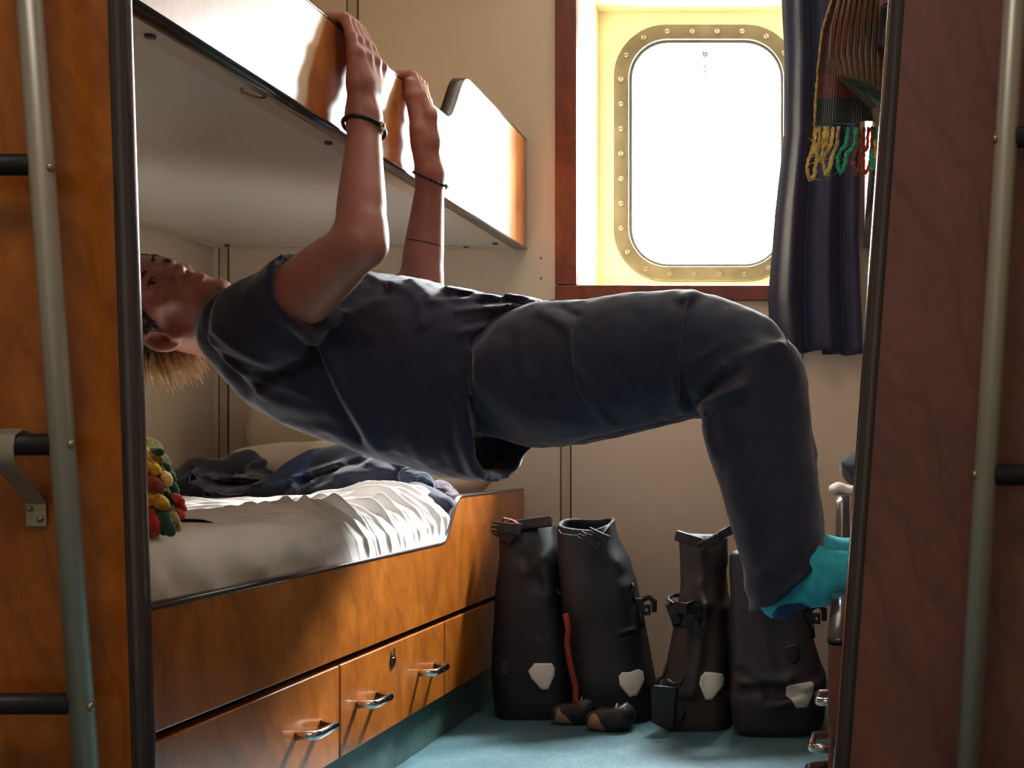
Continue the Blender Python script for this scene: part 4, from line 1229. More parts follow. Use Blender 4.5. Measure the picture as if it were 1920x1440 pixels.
# ---- pillows
def pillow(name, c, h, R, label, seed, m='pillow'):
    pr = [el(c, h, R, .02), bx(c, (h[0]*.86, h[1]*.45, h[2]*.86), h[1]*.4, R, .05)]
    def pd(P): return .006*vnoise(P, 11, seed)+.004*ridge(P, (.8, .2, .6), 34, 2, 6, seed)*vnoise(P, 6, seed+1)
    o = sdf_obj(name, pr, .008, [M[m]], None, disp=pd)
    return tag(o, label, 'pillow', None)
def rotx(a): return np.array([[1, 0, 0], [0, math.cos(a), -math.sin(a)], [0, math.sin(a), math.cos(a)]])
pillow('pillow', A3(-1.27, 3.305, .055), A3(.285, .050, .165), rotx(.12), 'cream pillow standing upright against the window wall behind the other pillow', 31)
pillow('pillow', A3(-1.19, 3.13, -.045), A3(.33, .070, .14), rotx(1.35), 'cream pillow lying flat at the head of the left bunk behind the dark clothes', 33)

# ---- clothes heaped in front of the pillows
def heap(name, prims, mats, label, cat, disp, res=.0045, pick=None, parent=None):
    o = sdf_obj(name, prims, res, [M[q] for q in mats], parent, disp=disp, pick=pick)
    if parent is None: tag(o, label, cat)
    return o
YC = 2.93
def Q(u, v, dy=0): return W(u, v, YC+dy)
# hooded jersey: a flat sleeve panel, a rolled fold and the hood peak
jer = []
jer += chain([Q(335, 905, -.02), Q(370, 886, .0), Q(405, 888, .03), Q(425, 905, .03)], [.024, .030, .030, .022], .02)
jer += chain([Q(425, 905, .06), Q(455, 876, .08), Q(468, 862, .08)], [.035, .034, .020], .03)
jer += chain([Q(455, 885, .07), Q(478, 890, .06), Q(480, 915, .03)], [.034, .03, .03], .03)
jer += [el(Q(350, 915, -.03), (.055, .05, .030), None, .03), el(Q(430, 922, -.02), (.13, .07, .022), None, .03), el(Q(520, 928, -.02), (.10, .06, .018), None, .03)]
lnj = seglines([(352, 905, 364, 885, .010, .007), (364, 885, 380, 905, .010, .007), (380, 905, 412, 925, .010, .007), (412, 925, 450, 927, .010, .007), (356, 884, 372, 900, -.010, .006),
                (385, 890, 405, 898, .008, .006), (440, 885, 450, 868, .006, .007), (446, 880, 470, 872, -.010, .007), (440, 880, 452, 892, .010, .006), (452, 892, 480, 896, .010, .006), (400, 910, 470, 908, -.010, .010), (450, 912, 500, 905, .006, .005)], YC-.05)
heap('hooded_jersey', jer, ['navy2'], 'charcoal hooded jersey heaped at the left of the clothes on the bunk, pale painted highlights along its folds', 'clothing', lambda P: 1.4*lnj(P)+.003*vnoise(P, 40, 41))
def highlight_line(name, pix, prims, dsp, parent, mat, r=.0016):
    pts = []
    for u, v in interp_pix(pix, 30):
        o = W(u, v, 2.4); d = o/np.linalg.norm(o); t = np.linspace(0, 1.0, 700); P = o+t[:, None]*d
        q = np.full(700, 9.0)
        for p in prims: q = smin(q, p.fn(P), p.k)
        q = q-dsp(P)*(np.abs(q) < .05)
        if (q < 0).any(): pts.append(P[int(np.argmax(q < 0))]-d*.001)
    pts = np.array(pts)
    for _ in range(3): pts[1:-1] = pts[:-2]*.25+pts[1:-1]*.5+pts[2:]*.25
    MB().tube(pts, r, 6).build(name, M[mat], parent, smooth=True)
jd = lambda P: 1.4*lnj(P)+.003*vnoise(P, 40, 41)
jobj = bpy.data.objects['hooded_jersey']
highlight_line('fold_highlight', [(354, 908), (356, 890), (362, 885), (378, 905), (392, 915), (412, 926), (432, 929), (456, 925)], jer, jd, jobj, 'highlight_grey')  # light tubes painted in as highlights on the fold edges
highlight_line('fold_highlight', [(441, 884), (445, 890), (455, 894), (480, 896)], jer, jd, jobj, 'highlight_grey')
# fleece jacket: long sleeve band and broad hump
jk = []
jk += chain([Q(500, 925, -.04), Q(545, 897, -.03), Q(590, 875, .0), Q(640, 867, .02)], [.020, .026, .030, .030], .03)
jk += chain([Q(600, 900, .0), Q(650, 885, .03), Q(700, 872, .04), Q(745, 880, .03), Q(768, 905, .0)], [.05, .052, .052, .050, .035], .04)
jk += [el(Q(640, 920, -.02), (.17, .09, .03), None, .03), el(Q(750, 920, -.04), (.10, .06, .030), None, .03), el(Q(700, 900, -.01), (.10, .09, .055), None, .04), rc(Q(780, 930, -.10), Q(835, 948, -.16), .03, .022, .03)]
lnk = seglines([(500, 915, 560, 893, .008, .008), (515, 935, 590, 895, -.006, .008), (560, 890, 640, 868, .007, .007), (565, 900, 630, 880, -.006, .006), (560, 905, 575, 925, .008, .007), (570, 895, 562, 912, .007, .006), (585, 890, 600, 905, .008, .006), (550, 928, 600, 936, .007, .006),
                (680, 860, 745, 880, .005, .008), (640, 890, 740, 880, .004, .010), (660, 910, 750, 900, -.005, .010), (620, 880, 690, 862, -.006, .008), (605, 920, 640, 905, .005, .008), (700, 930, 760, 915, .004, .008)], YC-.06)
jo = heap('fleece_jacket', jk, ['navy', 'nylon'], 'navy fleece jacket crumpled in the middle of the left bunk', 'jacket', lambda P: 1.5*lnk(P)+.004*vnoise(P, 30, 43),
          pick=lambda c: ((c[:, 0] < X_(598, YC)) & (c[:, 2] > -.07)).astype(int))
cu = MB(); 
for du, l in ((0, 0), (9, .004)):
    cu.tube([Q(744+du, 858+du*.5, -.045), Q(752+du, 866, -.06), Q(757+du, 880, -.065), Q(758+du, 900, -.07)], .006, 8)
cu.build('fleece_facing', M['blue_fleece'], jo, smooth=True)
heap('fleece_collar', [el(Q(770, 893, -.06), (.028, .03, .024), None, .01), el(Q(786, 902, -.07), (.022, .028, .020), None, .02), rc(Q(765, 912, -.085), Q(795, 915, -.09), .016, .013, .02), rc(Q(798, 896, -.08), Q(806, 910, -.085), .011, .012, .01)],
     ['blue_fleece'], '', '', lambda P: .002*vnoise(P, 150, 45)-.006*np.exp(-(((P[:, 0]-X_(790, YC-.08))/.018)**2+((P[:, 2]-Z_(914, YC-.08))/.006)**2)), .004, None, jo)
MB().obox(Q(766, 917, -.135), (1, 0, -.32), (0, 1, 0), (.32, 0, 1), (.0075, .002, .0016)).build('cord_end', M['linen'], jo)
so2 = heap('wool_hat', [el(W(822, 922, 2.90), (.034, .04, .026), None, .02), el(W(845, 935, 2.88), (.020, .03, .018), None, .02)], ['mauve'], 'mauve fluffy wool hat beside the end board of the left bunk', 'hat', lambda P: .003*vnoise(P, 130, 47), .004)

# ---- knitted scarf heaped by the left partition: fat felted tassels in yellow, green and red
sf = thing('knitted_scarf', 'heap of knitted scarf with fat yellow, green and red tassels beside the left partition', 'scarf', (-.94, 1.68, -.10))
core = [el(A3(-.955, 1.69, -.065), (.058, .055, .055), None, .02), el(A3(-.95, 1.69, -.015), (.045, .05, .04), None, .02)]
sdf_obj('scarf_body', core, .006, [M['yarn_olive']], sf, disp=lambda P: .006*ridge(P, (.3, .2, .9), 160, 1, 20, 3))
YS = 1.64
def tassel(col, pts, rs, flat=None):
    P3 = [W(u, v, YS+dy) for u, v, dy in pts]
    # resample for a rounded, slightly lumpy finger
    P3 = np.array(P3); t = np.linspace(0, len(P3)-1, 12)
    path = np.stack([np.interp(t, range(len(P3)), P3[:, i]) for i in range(3)], 1)
    k = np.array([1, 2, 1])/4
    for _ in range(2):
        path[1:-1] = path[:-2]*.25+path[1:-1]*.5+path[2:]*.25
    r = np.interp(t, np.linspace(0, len(P3)-1, len(rs)), rs)*(1+.06*np.sin(np.arange(12)*2.1))
    e = np.array([.55, .85]+[1]*8+[.85, .45])
    MB().tube(path, list(r*e), 10).build('tassel', M['yarn_'+col], sf, smooth=True)
K = .00068
tl = [('yellow', [(262, 836, 0), (270, 850, -.01), (275, 866, -.02)], (9, 12, 8)), ('yellow', [(266, 842, .01), (284, 860, -.01)], (8, 9)),
      ('green', [(280, 846, .02), (293, 847, .0), (304, 848, -.01)], (6, 8, 8)), ('olive', [(284, 853, .0), (302, 866, -.01)], (8, 9)),
      ('yellow', [(258, 860, -.01), (272, 874, -.025), (282, 886, -.02)], (10, 12, 11)), ('yellow', [(276, 858, 0), (290, 880, -.02), (294, 892, -.02)], (9, 11, 10)),
      ('olive', [(290, 868, .0), (302, 884, -.01), (304, 896, -.01)], (7, 9, 9)), ('green', [(298, 868, .0), (312, 876, 0), (318, 884, 0)], (7, 9, 6)), ('green', [(302, 880, .01), (318, 892, .0), (324, 905, 0)], (9, 11, 9)),
      ('ochre', [(304, 886, -.01), (315, 898, -.015), (314, 914, -.015)], (8, 10, 8)), ('rust', [(272, 896, -.02), (290, 908, -.03), (306, 916, -.02)], (11, 12, 9)), ('rust', [(262, 905, -.01), (285, 912, -.02)], (11, 12)),
      ('olive', [(268, 912, -.02), (290, 922, -.02), (304, 930, -.01)], (10, 11, 9)), ('orange', [(318, 884, .01), (326, 892, 0)], (5, 5)),
      ('yellow', [(264, 924, -.02), (280, 938, -.03), (288, 946, -.02)], (10, 13, 9)), ('yellow', [(288, 930, -.02), (304, 944, -.03), (314, 954, -.02)], (10, 13, 8)),
      ('green', [(300, 925, .0), (312, 934, .0), (320, 948, 0)], (10, 12, 10)), ('green', [(316, 900, .01), (328, 916, 0), (330, 930, 0)], (7, 8, 6)), ('red_y', [(322, 926, .0), (334, 936, -.01), (346, 944, -.01)], (6, 9, 4)),
      ('red_y', [(324, 936, .01), (338, 948, 0), (350, 957, -.005)], (6, 9, 3)), ('red_y', [(326, 954, .0), (336, 964, -.01), (345, 973, -.01)], (7, 9, 6)),
      ('red_y', [(272, 948, -.02), (284, 966, -.035), (292, 985, -.04), (293, 1006, -.04)], (8, 9, 9, 8)), ('red_y', [(270, 960, .0), (278, 980, -.03), (276, 1004, -.04)], (7, 8, 7)),
      ('orange', [(276, 975, -.01), (284, 990, -.02)], (8, 9)), ('green', [(300, 952, -.01), (310, 972, -.03), (318, 990, -.035), (322, 1006, -.035)], (11, 12, 11, 9)), ('green', [(296, 960, .0), (306, 990, -.03), (312, 1003, -.03)], (9, 10, 8)),
      ('olive', [(314, 950, .0), (324, 968, -.02), (330, 988, -.03)], (9, 10, 9)), ('yellow', [(324, 960, .0), (332, 980, -.02), (334, 996, -.025)], (6, 7, 7))]
for c, p, r in tl: tassel(c, p, [q*K for q in r])
# ------------------------------------------------------------------ curtain at the right of the window
def curtain():
    Yc = 3.325
    n, m = 150, 60
    zt, zb = 1.42, Z_(662, Yc)
    V = []
    for j in range(m):
        t = j/(m-1); z = zt+(zb-zt)*t
        v = V0-z*FPX/Yc
        left = np.interp(v, [-160, 0, 100, 250, 400, 560, 662], [1466, 1466, 1471, 1470, 1453, 1440, 1444])
        right = np.interp(v, [-160, 0, 300, 450, 560, 662], [1612, 1612, 1611, 1609, 1613, 1618])
        for i in range(n):
            s = i/(n-1)
            u = left+(right-left)*s
            ph = s*1.0+.02*math.sin(t*3)
            fold = .022*math.sin(2*pi*(ph*2.6+.15))*(.55+.45*t)+.007*math.sin(2*pi*(ph*4.7+.4+.1*t))
            V.append((X_(u, Yc), Yc+fold-.006*t, z-.006*math.sin(s*9)*(t > .97)))
    idx = np.arange(n*m).reshape(m, n)
    q = np.stack([idx[:-1, :-1], idx[:-1, 1:], idx[1:, 1:], idx[1:, :-1]], -1).reshape(-1, 4)
    me = np_mesh(V, q); t = thing('curtain', 'dark navy curtain hanging at the right side of the porthole', 'curtain', (X_(1530, Yc), Yc, zb))
    o = link('cloth', me, M['curtain'], t); s = o.modifiers.new('t', 'SOLIDIFY'); s.thickness = .0025
    # underlapping second width showing below the hem at the right
    V = []
    for j in range(2):
        for i in range(40):
            s_ = i/39; u = 1541+(1618-1541)*s_
            V.append((X_(u, Yc+.018), Yc+.034+.004*math.sin(s_*9), Z_(640 if j == 0 else 664-2*s_, Yc+.018)))
    idx = np.arange(80).reshape(2, 40)
    q = np.stack([idx[:-1, :-1], idx[:-1, 1:], idx[1:, 1:], idx[1:, :-1]], -1).reshape(-1, 4)
    o2 = link('hem', np_mesh(V, q), M['curtain'], t); s = o2.modifiers.new('t', 'SOLIDIFY'); s.thickness = .0025
    rod = MB().tube([(WX0-.1, Yc+.01, 1.44), (XU-.005, Yc+.01, 1.44)], .010, 12).build('rod', M['steel'], t, smooth=True)
curtain()

# ------------------------------------------------------------------ scarf hung over the right upper bunk
def scarf():
    Ys = 1.76
    t = thing('striped_scarf', 'striped knitted scarf with looped fringe hanging in front of the navy curtain', 'scarf', (0, Ys, .45))
    def sheet(name, rows, wave, dy, mat, thick=.004):
        """rows: (v, uleft, uright, vright, texv)"""
        V, UV = [], []; n = 46
        rr = np.array(rows, float); tt = np.linspace(0, len(rr)-1, 50)
        R = np.stack([np.interp(tt, range(len(rr)), rr[:, k]) for k in range(5)], 1)
        for v, ul, ur, vr, tv_ in R:
            for i in range(n):
                s = i/(n-1)
                u = ul+(ur-ul)*s; vv = v+(vr-v)*s
                y = Ys+dy(s, tv_)
                x, z = X_(u, y), Z_(vv, y)
                V.append((x, y+wave(s, tv_), z)); UV.append((s, tv_))
        m = len(R); idx = np.arange(n*m).reshape(m, n)
        q = np.stack([idx[:-1, :-1], idx[:-1, 1:], idx[1:, 1:], idx[1:, :-1]], -1).reshape(-1, 4)
        me = np_mesh(V, q); ul_ = me.uv_layers.new(name='UVMap')
        li = np.zeros(len(me.loops), np.int32); me.loops.foreach_get('vertex_index', li)
        ul_.data.foreach_set('uv', np.array(UV, np.float32)[li].ravel())
        o = link(name, me, mat, t); s_ = o.modifiers.new('t', 'SOLIDIFY'); s_.thickness = thick; s_.offset = 0
        return o
    back = knit_mat('striped_knit', [(0, srgb(120, 60, 36)), (.35, srgb(134, 56, 34)), (.62, srgb(172, 74, 42)), (.745, srgb(34, 74, 52))])
    front = knit_mat('ribbed_knit', [(0, srgb(52, 50, 66)), (.28, srgb(150, 84, 56)), (.62, srgb(158, 92, 58)), (.70, srgb(52, 78, 58)), (.92, srgb(150, 130, 60))])
    sheet('hanging_end', [(-90, 1572, 1668, -90, 0), (0, 1559, 1662, 0, .30), (60, 1541, 1655, 60, .46), (130, 1533, 1650, 130, .60), (182, 1530, 1648, 185, .74), (236, 1527, 1646, 226, 1.0)],
          lambda s, t_: .004*math.sin(s*14), lambda s, t_: .02, back)
    # the fold in front: a drooping bag of ribbed knit, gathered to the right
    sheet('front_fold', [(-90, 1585, 1672, -90, 0), (0, 1572, 1668, -30, .25), (50, 1560, 1664, 40, .42), (110, 1556, 1662, 110, .58), (140, 1566, 1660, 170, .68), (165, 1594, 1658, 200, .80), (205, 1635, 1656, 215, .92), (250, 1650, 1654, 250, 1.0)],
          lambda s, t_: -.022*math.sin(min(1, s*1.1)*pi)*(.4+.6*t_)+.0035*math.sin(s*60+t_*6), lambda s, t_: -.028, front)
    # bright fuzzy selvedge
    ed = MB(); pts = []
    for v, u in zip(np.linspace(-90, 236, 60), np.interp(np.linspace(-90, 236, 60), [-90, 0, 60, 130, 182, 236], [1572, 1559, 1541, 1533, 1530, 1527])):
        pts.append(W(u+random.uniform(-1, 1), v, Ys+.02))
    ed.tube(pts, [.0019+random.uniform(-.0003, .0004) for _ in pts], 7)
    ed.build('selvedge', M['yarn_ochre'], t, smooth=True)
    ef = MB()
    for p in (W(1558, 2, Ys-.0), W(1556, 60, Ys-.05)): pass
    pts = [W(u, v, Ys-.029) for u, v in ((1574, -5), (1564, 40), (1558, 80), (1557, 112), (1566, 138), (1590, 160), (1620, 186), (1645, 215), (1652, 245))]
    ef.tube(pts, .0016, 7).build('fold_edge', M['yarn_ochre'], t, smooth=True)
    loops = [('ochre', 1528, 1536, 1520, 342, 7), ('ochre', 1546, 1552, 1536, 306, 6), ('ochre', 1562, 1572, 1550, 330, 7), ('emerald', 1590, 1606, 1578, 326, 7), ('rust', 1612, 1620, 1606, 330, 6), ('red_y', 1628, 1634, 1624, 328, 6), ('emerald', 1640, 1646, 1638, 318, 5), ('ochre', 1646, 1650, 1645, 300, 4)]
    for c, ua, ub, uc, vb, wd in loops:
        vt = 238
        p = [(ua, vt), (ua-(ua-uc)*.35, vt+35), (uc-wd*.9, vb-38), (uc-wd, vb-20), (uc-2, vb), (uc+wd, vb-16), (uc+wd+2, vb-38), (ub-(ub-uc)*.25+3, vt+38), (ub, vt)]
        P3 = np.array([W(u, v, Ys+.02+.006*math.sin(i*1.3)) for i, (u, v) in enumerate(p)])
        tt = np.linspace(0, len(P3)-1, 44); path = np.stack([np.interp(tt, range(len(P3)), P3[:, k]) for k in range(3)], 1)
        for _ in range(2): path[1:-1] = path[:-2]*.25+path[1:-1]*.5+path[2:]*.25
        path += np.array([[random.uniform(-.0009, .0009) for _ in range(3)] for _ in path])
        m = MB(); m.tube(path, [.0024+random.uniform(-.0004, .0006) for _ in path], 7)
        # stray fibres
        for _ in range(16):
            a = path[random.randrange(4, len(path)-4)]
            d = A3(random.gauss(0, .006), random.gauss(0, .003), random.gauss(-.001, .005))
            m.tube([a, a+d*.6+A3(0, 0, .001), a+d], .0004, 4)
        m.build('fringe_loop', M['yarn_'+c], t, smooth=True)
scarf()

# ------------------------------------------------------------------ panniers
class PL(list): dsp = None
def surf_pt(prims, o, d, tmax=.5):
    """march from o along d to the first surface of the prims"""
    t = np.linspace(0, tmax, 400); P = o+t[:, None]*d
    q = np.full(400, 9.0)
    for p in prims: q = smin(q, p.fn(P), p.k) if p.op == 'u' else -smin(-q, p.fn(P), p.k)
    if getattr(prims, 'dsp', None): q = q-prims.dsp(P)*(np.abs(q) < .05)
    i = max(1, int(np.argmax(q < 0))); f = q[i-1]/(q[i-1]-q[i]+1e-12); return P[i-1]+(P[i]-P[i-1])*f
def zsect(rows, Yb, p=4.0, k=.01):
    """rows: (v, uleft, uright, dyc, hw) at base distance Yb"""
    return sect(2, [Z_(v, Yb) for v, *_ in rows], [X_(a, Yb) for _, a, b, *_ in rows], [X_(b, Yb) for _, a, b, *_ in rows], [Yb+r[3] for r in rows], [r[4] for r in rows], p, k)
def patch(prims, pts, Yg, parent, name='reflector', m='reflect', th=.0035, crumple=0.0):
    """a sewn patch following the bag: outline in pixels, projected on the near face"""
    c = np.mean(pts, 0)
    ring = []
    outs = []
    N_ = 5
    V, F = [], []
    P2 = [np.array(p, float) for p in pts]
    dense = []
    for i in range(len(P2)):
        for q in range(3): dense.append(P2[i]+(P2[(i+1) % len(P2)]-P2[i])*q/3)
    n = len(dense)
    for k in range(N_+1):
        for p in dense:
            u, v = c+(p-c)*(k/N_)
            a = W(u, v, Yg-.25); b = W(u, v, Yg+.3); d = (b-a)/np.linalg.norm(b-a)
            h = surf_pt(prims, a, d, .6)
            V.append(h-d*(th+crumple*math.sin(u*.35+v*.2)*(1-(k/N_)**4)))
    for k in range(N_):
        for i in range(n):
            j = (i+1) % n; F.append((k*n+i, k*n+j, (k+1)*n+j, (k+1)*n+i))
    base = len(V)
    for i in range(n):
        q = V[N_*n+i]; V.append(q+A3(0, .004, 0))
    for i in range(n):
        j = (i+1) % n; F.append((N_*n+i, N_*n+j, base+j, base+i))
    o = MB().add(V, F).build(name, M[m], parent, smooth=True)
    return o
def buckle(c, parent, s=1.0, R=None, m='black'):
    R = np.eye(3) if R is None else R
    ax, ay, az_ = R[:, 0], R[:, 1], R[:, 2]
    b = MB()
    b.obox(c, ax, ay, az_, (.015*s, .0045*s, .010*s))
    b.obox(c+ax*.020*s, ax, ay, az_, (.007*s, .003*s, .011*s))
    for q in (-1, 1): b.obox(c-ax*.019*s+az_*q*.008*s, ax, ay, az_, (.009*s, .003*s, .0022*s))
    b.obox(c-ax*.020*s, ax, ay, az_, (.009*s, .003*s, .0022*s))
    return b.build('buckle', M[m], parent, bevel=.0015*s)
def roty(a): return np.array([[math.cos(a), 0, math.sin(a)], [0, 1, 0], [-math.sin(a), 0, math.cos(a)]])
def hook(c, parent, s=1.0, flip=1):
    """carrier hook: block with a downward claw and a lever"""
    h = MB()
    h.obox(c, (1, 0, 0), (0, 1, 0), (0, 0, 1), (.009*s, .010*s, .020*s))
    h.tube([c+A3(flip*.006, 0, .016)*s, c+A3(flip*.022, 0, .024)*s, c+A3(flip*.034, 0, .012)*s, c+A3(flip*.034, 0, -.012)*s], [.007*s, .0075*s, .007*s, .006*s], 8)
    h.obox(c+A3(flip*.016, -.004, -.006)*s, (1, 0, 0), (0, 1, 0), (0, 0, 1), (.010*s, .006*s, .012*s))
    h.tube([c+A3(flip*.018, -.010, -.006)*s, c+A3(flip*.018, -.013, -.006)*s], .004*s, 8, 1)
    return h.build('carrier_hook', [M['black'], M['screw']], parent, bevel=.002*s)
G = 'roll-top bike panniers standing on the floor'

# -- first: black, closed top, beside the bunk
Y1 = 2.98
bag1 = thing('pannier', 'black roll-top pannier standing closest to the left bunk drawers, red strap at its right', 'pannier bag', (X_(1010, Y1), Y1, ZF), G)
p1 = [zsect([(1347, 948, 1085, 0, .100), (1320, 940, 1088, 0, .105), (1250, 932, 1082, 0, .104), (1180, 932, 1070, .01, .098), (1120, 932, 1056, .02, .090), (1060, 934, 1047, .03, .075), (1010, 934, 1040, .035, .052), (990, 935, 1034, .035, .030), (979, 936, 1031, .035, .018)], Y1)]
d1 = seglines([(968, 1050, 1000, 1100, -.010, .014), (1000, 1050, 975, 1075, .008, .014), (1015, 1040, 1020, 1120, .006, .02), (960, 985, 966, 1060, .004, .008), (1000, 1180, 1012, 1195, -.004, .006)], Y1-.1)
p1 = PL(p1); p1.dsp = lambda P: d1(P)+.003*vnoise(P, 16, 51)
bo1 = sdf_obj('bag_body', p1, .005, [M['pannier']], bag1, disp=p1.dsp)
rl = MB(); rl.sweep([W(u, v, Y1-.005+.008*math.sin(u)) for u, v in ((940, 990), (965, 986), (1000, 981), (1034, 977))], [(-.008, -.012), (.008, -.012), (.008, .012), (-.008, .012)], (0, .2, 1))
rl.build('roll_closure', M['pannier_brown'], bag1, bevel=.003)
buckle(W(950, 990, Y1-.035), bag1, 1.25, roty(.1)); buckle(W(944, 1004, Y1-.03), bag1, .9, roty(.5))
MB().sweep([W(936, 985, Y1), W(945, 971, Y1-.02), W(962, 976, Y1-.02), W(972, 981, Y1-.02)], [(-.0012, -.010), (.0012, -.010), (.0012, .010), (-.0012, .010)], (0, 1, 0)).build('strap', M['red'], bag1)
MB().sweep([W(u, v, 2.835) for u, v in ((1060, 1150), (1066, 1180), (1063, 1205), (1069, 1245), (1080, 1290), (1078, 1314), (1090, 1320))], [(-.0065, -.0013), (.0065, -.0013), (.0065, .0013), (-.0065, .0013)], (0, 1, 0)).build('strap', M['red'], bag1, smooth=True)
MB().tube([W(933, 1150, Y1+.02), W(935, 1200, Y1), W(930, 1260, Y1-.02), W(926, 1285, Y1-.03), W(935, 1300, Y1-.05), W(955, 1312, Y1-.07)], .0035, 8).build('strap', M['red'], bag1, smooth=True)
patch(p1, [(1002, 1244), (1034, 1244), (1040, 1254), (1039, 1268), (1028, 1293), (1015, 1293), (996, 1272), (990, 1258)], Y1, bag1)
patch(p1, [(940, 1240), (950, 1238), (954, 1250), (952, 1266), (942, 1268), (937, 1256)], Y1, bag1, m='pannier_grey')
hook(W(1056, 1140, Y1-.02), bag1, .9, 1)
MB().tube([W(1040, 1098, Y1-.02), W(1048, 1112, Y1-.05), W(1058, 1122, Y1-.05)], .003, 6).build('cord', M['black'], bag1, smooth=True)

# -- second: black, top gaping open
Y2 = 2.93
bag2 = thing('pannier', 'black roll-top pannier with its mouth gaping open, second from the left bunk', 'pannier bag', (X_(1155, Y2), Y2, ZF), G)
p2 = [zsect([(1352, 1096, 1228, 0, .098), (1330, 1090, 1233, 0, .104), (1270, 1086, 1226, 0, .104), (1200, 1074, 1211, .01, .098), (1120, 1054, 1194, .02, .090), (1060, 1045, 1176, .03, .078), (1020, 1042, 1158, .035, .066), (985, 1042, 1146, .035, .060), (920, 1043, 1142, .035, .058)], Y2, 2.8)]
# slanting mouth, hollowed
pA, pB = W(1043, 992, Y2-.03), W(1146, 996, Y2-.03)
def mouth(P):
    zc = np.interp(P[:, 0], [X_(1043, Y2), X_(1075, Y2), X_(1110, Y2), X_(1146, Y2)], [Z_(987, Y2), Z_(990, Y2), Z_(992, Y2), Z_(984, Y2)])
    return P[:, 2]-zc-.16*(P[:, 1]-(Y2-.02))
p2.append(Prim(mouth, [-9]*3, [9]*3, .0, 'i'))
p2.append(zsect([(1130, 1064, 1182, .02, .080), (1060, 1052, 1168, .03, .070), (1020, 1050, 1150, .035, .058), (985, 1050, 1138, .035, .052), (900, 1050, 1134, .035, .050)], Y2, 2.8)); p2[-1].op = 's'; p2[-1].k = .002
d2 = seglines([(1150, 1060, 1168, 1100, .004, .02), (1130, 1070, 1160, 1085, -.003, .016), (1160, 1190, 1182, 1186, .004, .005), (1162, 1197, 1180, 1193, -.003, .005), (1090, 1050, 1110, 1150, .004, .03)], Y2-.1)
sdf_obj('bag_body', p2, .0034, [M['pannier']], bag2, disp=lambda P: d2(P)*(P[:, 2] < Z_(1015, Y2))+.0025*vnoise(P, 16, 53))
p2b = PL([p2[0]]); p2b.dsp = lambda P: d2(P)*(P[:, 2] < Z_(1015, Y2))+.0025*vnoise(P, 16, 53)
MB().tube([W(1047, 993, Y2-.015), W(1052, 1001, Y2-.03), W(1070, 1004, Y2-.045), W(1095, 1004, Y2-.045), W(1118, 1003, Y2-.042), W(1132, 998, Y2-.035), W(1143, 985, Y2)], .0016, 6).build('mouth_binding', M['pannier_grey'], bag2, smooth=True)
buckle(W(1106, 1014, Y2-.055), bag2, 1.0, roty(.55)); buckle(W(1122, 1004, Y2-.05), bag2, .9, roty(.45)); 
patch(p2b, [(1124, 997), (1143, 983), (1147, 988), (1143, 1000), (1128, 1016), (1123, 1010)], Y2, bag2, 'webbing_tab', 'pannier_brown')
patch(p2b, [(1166, 1261), (1180, 1261), (1196, 1255), (1205, 1259), (1208, 1276), (1195, 1304), (1180, 1307), (1162, 1285), (1160, 1268)], Y2, bag2, crumple=0)
hook(W(1199, 1138, Y2-.005), bag2, 1.0, 1)
MB().tube([W(1182, 1100, Y2-.02), W(1186, 1094, Y2-.03), W(1189, 1105, Y2-.03), W(1186, 1118, Y2-.03), W(1190, 1128, Y2-.02)], .0028, 6).build('cord', M['black'], bag2, smooth=True)
MB().tube([W(1200, 1150, Y2-.02), W(1206, 1178, Y2-.02)], .004, 6).build('cord', M['black'], bag2, smooth=True)
for k in range(3): pass
patch(p2b, [(1079, 1229), (1089, 1231), (1087, 1236), (1079, 1235)], Y2, bag2, 'stitched_label', 'pannier_grey')

# -- third: dark brown, mounting hardware showing on its left face
Y3 = 2.86
bag3 = thing('pannier', 'dark brown roll-top pannier with folded top, hooks and mounting plate on its left side', 'pannier bag', (X_(1305, Y3), Y3, ZF), G)
p3 = [zsect([(1362, 1262, 1372, 0, .100), (1340, 1248, 1376, 0, .105), (1280, 1246, 1376, 0, .104), (1210, 1258, 1374, .01, .098), (1150, 1270, 1370, .02, .088), (1100, 1277, 1368, .03, .072), (1050, 1275, 1366, .035, .050), (1015, 1274, 1366, .035, .032), (1004, 1274, 1366, .035, .024)], Y3)]
d3 = seglines([(1318, 1130, 1350, 1145, .008, .012), (1305, 1100, 1320, 1140, .009, .012), (1320, 1140, 1300, 1300, .009, .012), (1345, 1080, 1355, 1130, -.008, .014), (1360, 1030, 1362, 1300, -.006, .012), (1305, 1040, 1310, 1100, .006, .010), (1290, 1170, 1280, 1300, .006, .010)], Y3-.1)
p3 = PL(p3); p3.dsp = lambda P: d3(P)+.003*vnoise(P, 16, 55)
sdf_obj('bag_body', p3, .005, [M['pannier_brown']], bag3, disp=p3.dsp)
MB().sweep([W(1267, 1002, Y3-.02), W(1290, 1009, Y3-.03), W(1318, 1017, Y3-.03)], [(-.013, -.010), (.010, -.010), (.010, .010), (-.013, .010)], (0, 1, 0)).build('roll_closure', M['pannier_brown'], bag3, bevel=.003)
MB().sweep([W(1316, 1016, Y3-.025), W(1332, 1012, Y3-.035), W(1350, 1000, Y3-.03), W(1370, 990, Y3-.01)], [(-.010, -.018), (.006, -.018), (.006, .018), (-.010, .018)], (0, 1, 0)).build('roll_closure', M['pannier'], bag3, bevel=.003)
buckle(W(1330, 1018, Y3-.06), bag3, 1.0, roty(-.45)); buckle(W(1356, 1002, Y3-.05), bag3, .9, roty(-.5))
patch(p3, [(1322, 1260), (1354, 1263), (1358, 1272), (1356, 1286), (1335, 1312), (1323, 1312), (1311, 1283), (1314, 1268)], Y3, bag3)
rg_ = MB()
